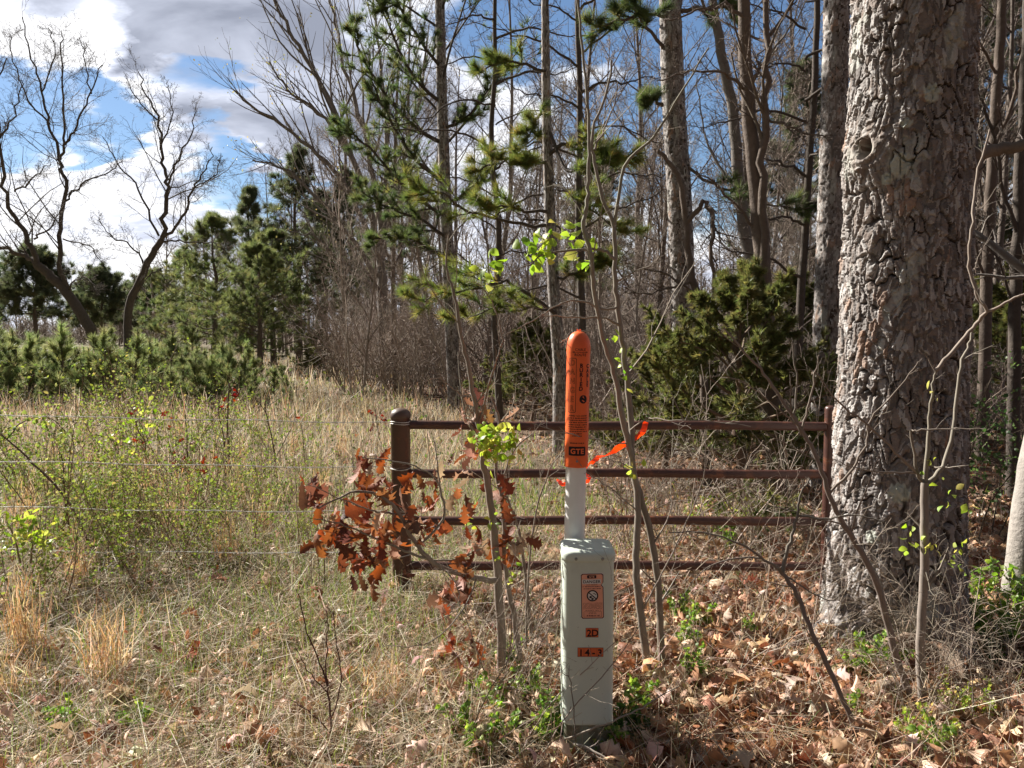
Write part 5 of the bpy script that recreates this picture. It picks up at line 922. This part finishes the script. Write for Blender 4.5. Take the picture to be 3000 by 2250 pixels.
# ------------------------------------------------------------------ shrubs and seedlings of the old field
LIME = [(.27, .33, .08), (.34, .38, .11), (.20, .27, .07), (.38, .36, .14), (.15, .20, .06)]
BRSP = dict(n=(8, 5, 3), wob=(.10, .16, .2), up=(-.05, -.02, .0), tap=.35, k=(6, 3), t0=(.15, .1), ang=(.8, .8), lr=(.40, .5), rmin=.0016, tiplvl=1, along=True, rf=.5)
def bramble(H, n, seed, sp, lsize, dens, pal=LIME, c=(.20, .13, .09)):
    t = thing('leafy_shrub', 'airy low shrub of thin arching stems with small fresh yellow-green leaves, in the field', 'shrub', (0, 0, 0), 'fresh-leaved shrubs in the field'); rg = random.Random(seed); m1, m3 = MB(), MB(); tips = []
    for i in range(n):
        a = rg.random()*6.28; p = Vector((.06*rg.gauss(0, 1), .06*rg.gauss(0, 1), -.02)); d = Vector((math.cos(a)*rg.uniform(.15, .8), math.sin(a)*rg.uniform(.15, .8), 1)).normalized()
        grow(m1, p, d, H*rg.uniform(.6, 1.25), .0045, 0, sp, rg, tips, tint(c, rg))
    m1.build('stems', m_twig, t); leaves_at(m3, [q for q in tips if rg.random() < dens*.75], LANCE, lsize*.85, pal, (4, 2, 3, 2, 3), seed, .0, 2, .014, 1.4); m3.build('foliage', m_weed, t); return t
br = [bramble(.75, 7, 301, BRSP, .030, .75), bramble(.95, 5, 302, BRSP, .028, .6), bramble(.55, 9, 303, dict(BRSP, up=(0, 0, 0)), .026, .7), bramble(1.1, 4, 304, dict(BRSP, up=(-.03, 0, 0)), .030, .65)]
rg = random.Random(15); used = set()
spots = [(40, 4.0, .9), (150, 4.2, .8), (300, 5.6, 1.0), (420, 6.4, 1.1), (520, 5.2, .8), (640, 5.6, .9), (700, 5.0, .7), (230, 5.0, .9), (90, 6.2, 1.2), (330, 7.5, 1.2), (180, 8.5, 1.2), (470, 7.2, 1.0), (600, 7.0, .9), (720, 6.6, .8), (820, 6.2, .7), (-60, 5.2, 1.0), (560, 9, 1.1), (380, 9.5, 1.2), (860, 5.4, .6), (480, 4.7, .9), (340, 4.6, .9), (560, 4.9, .8), (110, 5.2, 1.1), (260, 6.0, 1.1), (390, 5.6, 1.0), (610, 6.4, .9), (20, 7.4, 1.2), (440, 8.4, 1.1), (680, 7.8, .9), (900, 7.5, .7), (-100, 7, 1.2), (780, 9, .9)]
for i, (u, d, s) in enumerate(spots):
    p = P(u, 976, d); k = (i*3+i//4) % 4; loc = (p.x, p.y, g(p.x, p.y))
    if k not in used: used.add(k); o = br[k]; o.location = loc; o.scale = (s, s, s)
    else: dup(br[k], loc, rg.random()*6.28, s)
# sighted leafy stems with lime leaves
t = thing('leafy_shrub', 'upright stem wrapped in lime green leaves up to the top barbed wire', 'shrub')
stems(t, [([(440, 1480, 6.9), (430, 1370, 6.9), (425, 1300, 6.9), (400, 1240, 6.9), (440, 1190, 6.9)], .008, .003)], dict(SSP, k=(6, 3)), 310, (.17, .12, .09)); sprays([(425, 1185, 6.9), (435, 1200, 6.9), (410, 1215, 6.9), (400, 1240, 6.9), (395, 1265, 6.9), (385, 1280, 6.9), (340, 1295, 6.9), (330, 1285, 6.9), (360, 1305, 6.9), (440, 1225, 6.9)], 9, .05, 311, parent=t, spread=.05)
t = thing('leafy_shrub', 'leaning dark stem hung with lime leaves behind the second wire at the field side', 'shrub')
stems(t, [([(265, 1605, 5.0), (205, 1480, 5.0), (120, 1380, 5.0), (20, 1285, 5.0), (-60, 1230, 5.0)], .009, .004), ([(205, 1560, 5.2), (190, 1460, 5.2), (185, 1380, 5.2), (180, 1330, 5.2)], .007, .003), ([(20, 1290, 5.0), (60, 1240, 5.0), (120, 1222, 5.0), (170, 1240, 5.0), (200, 1285, 5.0)], .004, .002)], dict(SSP, k=(4, 2)), 312, (.13, .09, .07)); sprays([(185, 1350, 5.2), (175, 1375, 5.2), (190, 1400, 5.2), (195, 1450, 5.2), (190, 1520, 5.2), (70, 1232, 5.0), (100, 1225, 5.0), (130, 1225, 5.0), (160, 1240, 5.0), (185, 1262, 5.0), (200, 1290, 5.0), (30, 1265, 5.0)], 8, .034, 313, parent=t, spread=.035, pal=LIME)
t = thing('leafy_shrub', 'bright lime clump of slim leaves beside the orange broomsedge clump', 'shrub')
stems(t, [([(90, 1650, 4.3), (100, 1580, 4.3), (130, 1540, 4.3)], .006, .002), ([(60, 1650, 4.3), (40, 1570, 4.3), (20, 1530, 4.3)], .006, .002)], dict(SSP, k=(6, 3)), 314, (.2, .15, .1)); sprays([(15, 1530, 4.3), (40, 1540, 4.3), (70, 1545, 4.3), (100, 1545, 4.3), (130, 1560, 4.3), (150, 1575, 4.3), (120, 1580, 4.3), (80, 1570, 4.3), (50, 1565, 4.3), (30, 1560, 4.3), (110, 1600, 4.3)], 10, .052, 315, parent=t, spread=.045, wfac=.9)
def seedling(label, lines, leafpts, n, seed, pal=OAKC, size=.10, dd=7):
    t = thing('seedling', label, 'seedling'); stems(t, lines, dict(SSP, k=(4, 2)), seed, (.16, .12, .095))
    if leafpts:
        rg = random.Random(seed); q = [(P(u, v, dd)+jv(rg, .02), jv(rg, .5)+Vector((0, 0, -.4))) for u, v in leafpts for _ in range(n)]; m3 = MB(); leaves_at(m3, q, OAKS, size, pal, None, seed, .3, 1, .03, 1.0); m3.build('dry_foliage', m_oak, t)
REDS = [(.22, .035, .025), (.28, .06, .035), (.16, .03, .025)]
seedling('young double-stemmed oak with a few dark red leaves high up, mid-field', [([(680, 1432, 7.6), (668, 1300, 7.6), (668, 1200, 7.6), (672, 1130, 7.6), (690, 1110, 7.6)], .013, .004), ([(672, 1425, 7.7), (655, 1280, 7.7), (640, 1200, 7.7), (660, 1130, 7.7)], .009, .003), ([(668, 1200, 7.6), (640, 1195, 7.6), (600, 1190, 7.6)], .004, .001)], [(690, 1140), (685, 1160), (668, 1180), (690, 1150)], 2, 320, REDS, .08, 7.6)
seedling('slim oak seedling with dark red leaves crossed by the second wire', [([(555, 1482, 6.9), (552, 1400, 6.9), (548, 1300, 6.9), (545, 1240, 6.9), (540, 1200, 6.9)], .011, .003), ([(552, 1390, 6.9), (520, 1350, 6.9), (490, 1340, 6.9)], .004, .0015), ([(552, 1390, 6.9), (590, 1350, 6.9), (605, 1340, 6.9)], .004, .0015)], [(505, 1340), (525, 1345), (540, 1360), (560, 1370), (600, 1345), (605, 1365), (550, 1285), (535, 1335)], 2, 321, REDS, .085, 6.9)
seedling('low seedling with wine red leaves under the lime-leaved stem, near the top wire', [([(430, 1475, 7.3), (410, 1350, 7.3), (400, 1280, 7.3), (395, 1210, 7.3)], .008, .003)], [(395, 1200), (385, 1285), (400, 1290), (410, 1320), (380, 1330), (500, 1225), (520, 1230)], 2, 322, REDS, .07, 7.3)
seedling('thin seedling with a cluster of small dark red leaves left of the fat post', [([(1115, 1310, 10.5), (1105, 1250, 10.5), (1100, 1200, 10.5)], .010, .004)], [(1085, 1200), (1100, 1215), (1110, 1225), (1095, 1240), (1120, 1235)], 3, 323, REDS, .07, 10.5)
seedling('bare forked seedling left of the fat post with pale broken tops', [([(810, 1400, 8.2), (800, 1300, 8.2), (780, 1210, 8.2), (778, 1160, 8.2)], .010, .004), ([(805, 1350, 8.2), (830, 1300, 8.2), (858, 1245, 8.2), (865, 1225, 8.2)], .006, .002), ([(780, 1215, 8.2), (760, 1180, 8.2), (735, 1168, 8.2)], .005, .002), ([(782, 1190, 8.2), (815, 1170, 8.2), (845, 1150, 8.2)], .005, .002)], [], 0, 324)
seedling('straight thin bare seedling between the forked seedling and the fat post', [([(900, 1400, 8.4), (890, 1320, 8.4), (885, 1260, 8.4), (880, 1240, 8.4)], .008, .003)], [(855, 1238)], 1, 325, REDS, .06, 8.4)
# tall dead weed stalks scattered through the field
wsp = dict(SSP, k=(5, 2), lr=(.28, .4), ang=(.6, .6)); stk_ = []
for k in range(4):
    t = thing('weed_stalk', 'thin dead brown weed stalk standing in the field', 'weed', (0, 0, 0), 'dead weed stalks in the field'); rg = random.Random(330+k); m1 = MB(); grow(m1, Vector((0, 0, -.02)), Vector((rg.gauss(0, .1), rg.gauss(0, .1), 1)).normalized(), rg.uniform(.6, .9), .0045, 0, wsp, rg, None, (.24, .17, .12)); m1.build('stem', m_twig, t); stk_.append(t)
rg = random.Random(16); used = set()
for i in range(190):
    d = 4.4+11*rg.random()**1.3; u = rg.uniform(-150, 1080 if d < 6 else 1600); p = P(u, 976, d)
    if forest(p.x, p.y) > .5: continue
    k = rg.randrange(4); loc = (p.x, p.y, g(p.x, p.y)); s = rg.uniform(.5, 1.15)
    if k not in used: used.add(k); o = stk_[k]; o.location = loc; o.scale = (s, s, s)
    else: dup(stk_[k], loc, rg.random()*6.28, s)
# broomsedge: orange-tan clumps
SED = [(.46, .30, .17), (.53, .38, .23), (.37, .23, .12), (.58, .46, .31)]
def sedge(label, x, y, H, n, spread, seed, group=None):
    t = thing('broomsedge_clump', label, 'grass clump', (x, y, g(x, y)), group); r = np.random.RandomState(seed); m3 = MB()
    pos = np.stack([r.randn(n)*spread, r.randn(n)*spread, np.zeros(n)-.01], 1); m_ = frames(upaxis(n, .13, r), r.rand(n)*6.28); hh = H*(.35+.75*r.rand(n)); ti = r.randint(3, size=n); c = pick(SED, n, None, r=r)
    for k in range(3): q = ti == k; tv, tf = BLADES[k % 2]; scatter(m3, tv, tf, m_[q], pos[q], np.stack([hh[q], np.full(q.sum(), .0042), hh[q]], 1), c[q])
    m = n*3; h2 = hh[r.randint(n, size=m)]; p2 = np.stack([r.randn(m)*spread*1.1, r.randn(m)*spread*1.1, h2*(.25+.7*r.rand(m))], 1); tv, tf = BLADES[2]; l2 = .05+.09*r.rand(m); scatter(m3, tv, tf, frames(upaxis(m, .35, r), r.rand(m)*6.28), p2, np.stack([l2, np.full(m, .004), l2], 1), pick(SED, m, None, r=r))
    n2 = n; a = upaxis(n2, 1.0, r); scatter(m3, BLADES[2][0], BLADES[2][1], frames(a, r.rand(n2)*6.28), np.stack([r.randn(n2)*spread*1.3, r.randn(n2)*spread*1.3, np.zeros(n2)], 1), np.stack([.16*(.5+r.rand(n2)), np.full(n2, .004), .16*np.ones(n2)], 1), pick(DRY, n2, None, r=r))
    m3.build('foliage', m_grass, t); return t
p = Gp(75, 1945); sedge('tallest orange-tan broomsedge clump, at the frame edge below the lime leaves', p.x, p.y, .46, 60, .035, 401)
p = Gp(310, 2010); sedge('orange-tan broomsedge clump standing alone in front of the lowest wire', p.x, p.y, .40, 55, .045, 402)
p = Gp(20, 2060); sedge('short tan broomsedge clump in front of the tallest one', p.x, p.y, .22, 40, .05, 403)
rg = random.Random(17)
for i, (u, d, h) in enumerate([(650, 4.9, .35), (200, 4.5, .4), (760, 5.6, .35), (480, 5.6, .45), (60, 5.4, .5), (930, 6.6, .35), (680, 6.2, .45), (310, 6.4, .5), (420, 6.8, .5), (600, 7.4, .45), (540, 6.2, .4), (250, 7.8, .55), (700, 8.4, .4), (140, 6.6, .5), (860, 9.5, .4), (330, 9.8, .5), (520, 10.5, .5), (1000, 9.2, .35)]): p = P(u, 976, d); sedge('tan broomsedge tuft out in the field beyond the wires', p.x, p.y, h, 40, .04, 410+i, 'broomsedge tufts beyond the wires')
p = Gp(1130, 2080); sedge('thin straw-yellow grass tuft between the dark weed and the scrubby sapling', p.x, p.y, .25, 26, .05, 404)
# dark bare weed near the camera
t = thing('weed_stalk', 'dark reddish bare weed with wiry branches, nearest the camera in front of the fat post', 'weed')
dkl = [([(985, 2250, 2.66), (970, 2150, 2.67), (960, 2030, 2.68), (945, 1960, 2.69), (900, 1850, 2.7), (875, 1740, 2.7)], .0045, .0018), ([(965, 2080, 2.68), (955, 1950, 2.69), (960, 1850, 2.7), (955, 1790, 2.7)], .003, .0012), ([(968, 2120, 2.67), (1000, 2000, 2.67), (985, 1890, 2.68), (975, 1790, 2.68)], .003, .0012), ([(960, 2030, 2.68), (900, 1960, 2.66), (870, 1900, 2.66)], .0025, .001), ([(970, 2150, 2.67), (900, 2080, 2.64), (850, 2050, 2.63)], .0025, .001)]
stems(t, dkl, dict(SSP, k=(9, 3), ang=(.6, .7), lr=(.22, .45), rmin=.0009), 420, (.11, .055, .045))
# leafy sprigs low to the ground
GSP = dict(n=(5, 3), wob=(.12, .18), up=(.04, .04), tap=.5, k=(4,), t0=(.2,), ang=(.7,), lr=(.45,), rmin=.0010, tiplvl=0, along=True)
GL = [(.16, .26, .055), (.22, .33, .07), (.11, .19, .045), (.30, .38, .09)]
def sprig(seed, H, n, pal, lsz):
    t = thing('leafy_sprig', 'small green-leaved sprig rising from the dead leaves', 'sprig', (0, 0, 0), 'green-leaved sprigs on the ground'); rg = random.Random(seed); m1, m3 = MB(), MB(); tips = []
    for i in range(n): a = rg.random()*6.28; grow(m1, Vector((rg.gauss(0, .02), rg.gauss(0, .02), -.01)), Vector((math.cos(a)*.5, math.sin(a)*.5, 1)).normalized(), H*rg.uniform(.6, 1.2), .0022, 0, GSP, rg, tips, (.22, .17, .10))
    m1.build('stem', m_twig, t); leaves_at(m3, tips, LANCE, lsz, pal, None, seed, -.1, 2, .006, 1.5); m3.build('foliage', m_leaf, t); return t
sg = [sprig(430, .22, 4, GL, .034), sprig(431, .16, 5, GL, .028), sprig(432, .30, 4, SPR, .034), sprig(433, .13, 6, [(.07, .13, .04), (.10, .17, .05)], .034)]
gs = [(1590, 2150, 1, .8), (1632, 2150, 0, .7), (1625, 2090, 1, .6), (1850, 2140, 3, .8), (1885, 2085, 1, .8), (1820, 2175, 0, .6), (2550, 1960, 1, .9), (2600, 1950, 0, .8), (2640, 1955, 0, .7), (2530, 1985, 1, .8), (2685, 2180, 2, .5), (2850, 2100, 2, .5), (2790, 2100, 2, .4), (2880, 1880, 0, 1.1), (2920, 1850, 0, 1.1), (2960, 1900, 0, 1.1), (2840, 1790, 0, 1.2), (2870, 1930, 3, 1), (2990, 1830, 0, 1.1), (1450, 2130, 0, .7), (1480, 2180, 1, .7), (1330, 2180, 1, .8), (1410, 2220, 1, .8), (2470, 2090, 0, .5), (1980, 1830, 1, .9), (2060, 1860, 1, .8), (2010, 1920, 1, .8), (2190, 1880, 1, .6), (2100, 1560, 2, .9), (2150, 1570, 2, .8), (2050, 1545, 2, .8), (2140, 1620, 0, .9), (1540, 2050, 1, .8), (1500, 1950, 1, .9), (2750, 2230, 1, .8), (420, 2140, 1, .7), (200, 2150, 1, .8), (2030, 2010, 1, .8), (1380, 2050, 0, .6)]
rg = random.Random(18); used = set()
for u, v, k, s in gs:
    p = Gp(u, v); loc = (p.x, p.y, p.z)
    if k not in used: used.add(k); o = sg[k]; o.location = loc; o.scale = (s, s, s)
    else: dup(sg[k], loc, rg.random()*6.28, s)
# evergreen briar behind the huge pine
t = thing('evergreen_shrub', 'dense small-leaved evergreen shrub in the shade just past the huge pine', 'shrub'); p = P(2905, 976, 5.6); rg = random.Random(440); m1, m3 = MB(), MB(); tips = []
for i in range(8): a = rg.random()*6.28; grow(m1, Vector((p.x+rg.gauss(0, .12), p.y+rg.gauss(0, .12), 0)), Vector((math.cos(a)*.35, math.sin(a)*.35, 1)).normalized(), rg.uniform(.9, 1.6), .007, 0, BRSP, rg, tips, (.14, .11, .08))
m1.build('stems', m_twig, t); leaves_at(m3, tips, LANCE, .032, [(.06, .11, .04), (.09, .14, .05), (.13, .19, .07)], None, 441, 0, 2, .05, 1.6); m3.build('foliage', m_leaf, t)
# brittle leafless brush round the foot of the forked sapling
t = thing('bare_shrub', 'low tangle of pale brittle twigs between the forked sapling and the frame edge', 'shrub'); rg = random.Random(450); m1 = MB()
for i in range(34):
    b = P(rg.uniform(2720, 3080), 976, rg.uniform(2.9, 3.6)); b.z = 0; a = rg.uniform(1.2, 4.8)
    grow(m1, b, Vector((math.cos(a)*.8, math.sin(a)*.5, rg.uniform(.5, 1.2))).normalized(), rg.uniform(.35, .8), .0034, 0, dict(TSP, up=(-.04, -.02, 0), rmin=.0011), rg, None, tint((.33, .275, .225), rg))
m1.build('branches', m_twig, t)
t = thing('bare_shrub', 'fine leafless twigs crowding the foot of the scrubby sapling and the pedestal side', 'shrub'); m1 = MB()
for i in range(32):
    b = Gp(rg.uniform(1370, 1640), rg.uniform(1860, 2200)); a = rg.random()*6.28
    grow(m1, b, Vector((math.cos(a)*.6, math.sin(a)*.4, 1)).normalized(), rg.uniform(.4, .95), .0030, 0, dict(TSP, k=(6, 3), up=(-.02, -.02, 0), rmin=.0009), rg, None, tint((.28, .23, .19), rg))
m1.build('branches', m_twig, t)
t = thing('bare_shrub', 'wiry pale twigs between the tall sapling and the huge pine, before the gate', 'shrub'); rg = random.Random(460); m1 = MB()
for i in range(26):
    b = Gp(rg.uniform(1880, 2400), rg.uniform(1640, 2060)); a = rg.random()*6.28
    grow(m1, b, Vector((math.cos(a)*.7, math.sin(a)*.4, 1)).normalized(), rg.uniform(.4, .9), .0030, 0, dict(TSP, k=(5, 3), up=(-.03, -.02, 0), rmin=.0010), rg, None, tint((.36, .30, .25), rg))
m1.build('branches', m_twig, t)
rg = random.Random(19); gb = []
for k in range(2):
    t = thing('bare_shrub', 'low wiry leafless shrub on the ground just beyond the gate rails', 'shrub', (0, 0, 0), 'wiry shrubs just beyond the gate'); m1 = MB()
    for i in range(9): a = rg.random()*6.28; grow(m1, Vector((.1*rg.gauss(0, 1), .1*rg.gauss(0, 1), -.02)), Vector((math.cos(a)*.6, math.sin(a)*.6, 1)).normalized(), rg.uniform(.4, .95), .0036, 0, dict(TSP, k=(5, 3), rmin=.0014), rg, None, tint((.33, .275, .23), rg))
    m1.build('branches', m_twig, t); gb.append(t)
for i, (u, d, s) in enumerate([(1230, 6.2, .9), (1380, 5.4, .8), (1560, 6.6, 1.0), (1780, 5.3, .9), (2020, 5.6, 1.0), (2250, 5.2, .8), (2120, 7.4, 1.1), (1660, 8.2, 1.2), (1880, 7.2, 1.1), (1450, 8.8, 1.1), (1930, 5.2, 1.5), (2080, 5.3, 1.6), (2200, 5.4, 1.7), (2330, 5.3, 1.5), (1850, 5.6, 1.4)]):
    p = P(u, 976, d); loc = (p.x, p.y, g(p.x, p.y))
    if i < 2: gb[i].location = loc; gb[i].scale = (s, s, s)
    else: dup(gb[i % 2], loc, i*1.1, s)
# fallen sticks
def stick(label, line, r0, r1, c, seed, k=3):
    t = thing('fallen_stick', label, 'stick'); stems(t, [([q for q in line], r0, r1)], dict(SSP, k=(k, 2), lr=(.25, .4)), seed, c)
stick('pale forked stick sloping from the pedestal foot toward the pine straw', [(1680, 2180, 2.70), (1740, 2200, 2.66), (1830, 2260, 2.60)], .006, .004, (.38, .33, .29), 501)
stick('grey stick rising right across the pedestal base', [(1655, 2165, 2.74), (1750, 2130, 2.72), (1850, 2090, 2.74), (1900, 2060, 2.78), (1990, 2010, 2.85)], .0042, .002, (.36, .31, .26), 502)
stick('long fallen branch lying in the leaves from the sapling foot toward the camera', [(1990, 2050, 3.12), (2070, 2100, 2.98), (2120, 2150, 2.88), (2180, 2230, 2.75)], .014, .007, (.30, .26, .23), 503, 4)
stick('thin twig curling up in front of the pedestal housing', [(1690, 2200, 2.68), (1685, 2130, 2.70), (1670, 2000, 2.72), (1650, 1970, 2.74), (1640, 1940, 2.76)], .0028, .001, (.20, .16, .13), 504)
stick('short pale chunk of branch on the needles before the huge pine', [(2302, 1965, 3.42), (2345, 1972, 3.40), (2380, 1985, 3.36)], .018, .012, (.44, .36, .28), 505, 1)
stick('slender grey stick pointing at the frame corner, before the forked sapling', [(2630, 2190, 2.80), (2690, 2230, 2.74), (2730, 2290, 2.66)], .008, .006, (.30, .26, .23), 506, 2)
for i, (u, v) in enumerate([(2420, 2120), (2250, 2150), (1980, 2200), (2560, 2110), (2900, 2180), (1300, 2150), (620, 2160), (360, 2200), (800, 2100), (2830, 2000), (2120, 1990), (1260, 1980)]):
    b = Gp(u, v, .02); a = rs.rand()*3.14; L_ = .15+.25*rs.rand(); t = thing('fallen_stick', 'thin dead twig lying among the fallen leaves', 'stick', (0, 0, 0), 'thin twigs on the ground'); m1 = MB(); rg2 = random.Random(510+i)
    grow(m1, b, Vector((math.cos(a), math.sin(a), .08)).normalized(), L_, .003, 0, dict(SSP, up=(-.01, 0, 0), k=(3, 2)), rg2, None, (.33, .28, .23)); m1.build('twig', m_twig, t)
# rotten log and wood lumps by the pine
def lump(name, label, cat, pts, rad, seed, c=WHT, m=m_wood, sides=14):
    t = thing(name, label, cat); rg = random.Random(seed); bp, br = dense(pts, rad, 6, .004, rg); m1 = MB(); m1.tube([bp[0]]+bp+[bp[-1]], [.001]+br+[.001], sides, c); o = m1.build('wood', m, t)
    me = o.data; n = len(me.vertices); co = np.empty(n*3); me.vertices.foreach_get('co', co); co = co.reshape(-1, 3); r = np.random.RandomState(seed); q = co*np.array([38, 38, 30]); co += (.012*np.sin(q[:, :1]*1.0+q[:, 2:]*.7+2)*np.sin(q[:, 1:2]*1.3+1)+.004*r.randn(n, 1))*np.array([[.4, .6, 1]]); me.vertices.foreach_set('co', co.ravel()); me.update()
lump('rotten_log', 'split rotten log curving round the foot of the huge pine', 'log', [P(2600, 1878, 3.38), P(2660, 1880, 3.40), P(2730, 1900, 3.36), P(2790, 1925, 3.28), P(2830, 1985, 3.14)], [.020, .036, .036, .030, .018], 601)
lump('wood_chunk', 'pale weathered chunk of wood on the pine straw beside the leaning sapling', 'wood', [P(2570, 2025, 3.12), P(2600, 2005, 3.12), P(2640, 2000, 3.14)], [.014, .028, .018], 602, m=m_wood)
lump('wood_chunk', 'mossy grey wood lump in the shade below the forked sapling', 'wood', [P(2720, 2195, 2.80), P(2755, 2180, 2.82), P(2790, 2175, 2.84)], [.014, .028, .018], 603)
lump('wood_chunk', 'yellowish broken wood piece leaning by the pine root', 'wood', [P(2388, 1985, 3.40), P(2400, 1965, 3.41), P(2412, 1945, 3.42)], [.018, .024, .016], 604)
# single large leaves that stand out
for i, (lb, u, v, dz, sz, cc, ax) in enumerate([('large glossy russet oak leaf curled up in the dry grass behind the dark weed', 490, 1985, .05, .17, (.34, .07, .03), (.8, .2, .55)), ('flat russet leaf cupped among the grass at the scrubby sapling foot', 1055, 2045, .03, .11, (.26, .07, .035), (.9, .3, .2)), ('wide tan fallen leaf heaped against the slanting thin sapling', 2480, 2165, .05, .16, (.42, .24, .15), (.9, -.3, .25)), ('dark brown oak leaf half buried at the bottom of the grass', 260, 2190, .03, .15, (.17, .06, .035), (.9, .3, .3)), ('upright rust leaf caught on a twig below the oak-leaved bough', 1345, 1905, .09, .14, (.33, .11, .05), (.1, .1, -1)), ('red-brown leaf lying at the foot of the pedestal side', 1590, 2235, .03, .12, (.27, .06, .03), (.9, .2, .2))]):
    p = Gp(u, v, dz); m1 = MB(); scatter(m1, OAKS[i % 4][0], OAKS[i % 4][1], frames(np.array([ax], float), np.array([.5+i])), np.array([tuple(p)]), np.array([sz]), np.array([cc])); o = m1.build('oak_leaf', m_oak); tag(o, lb, 'leaf')
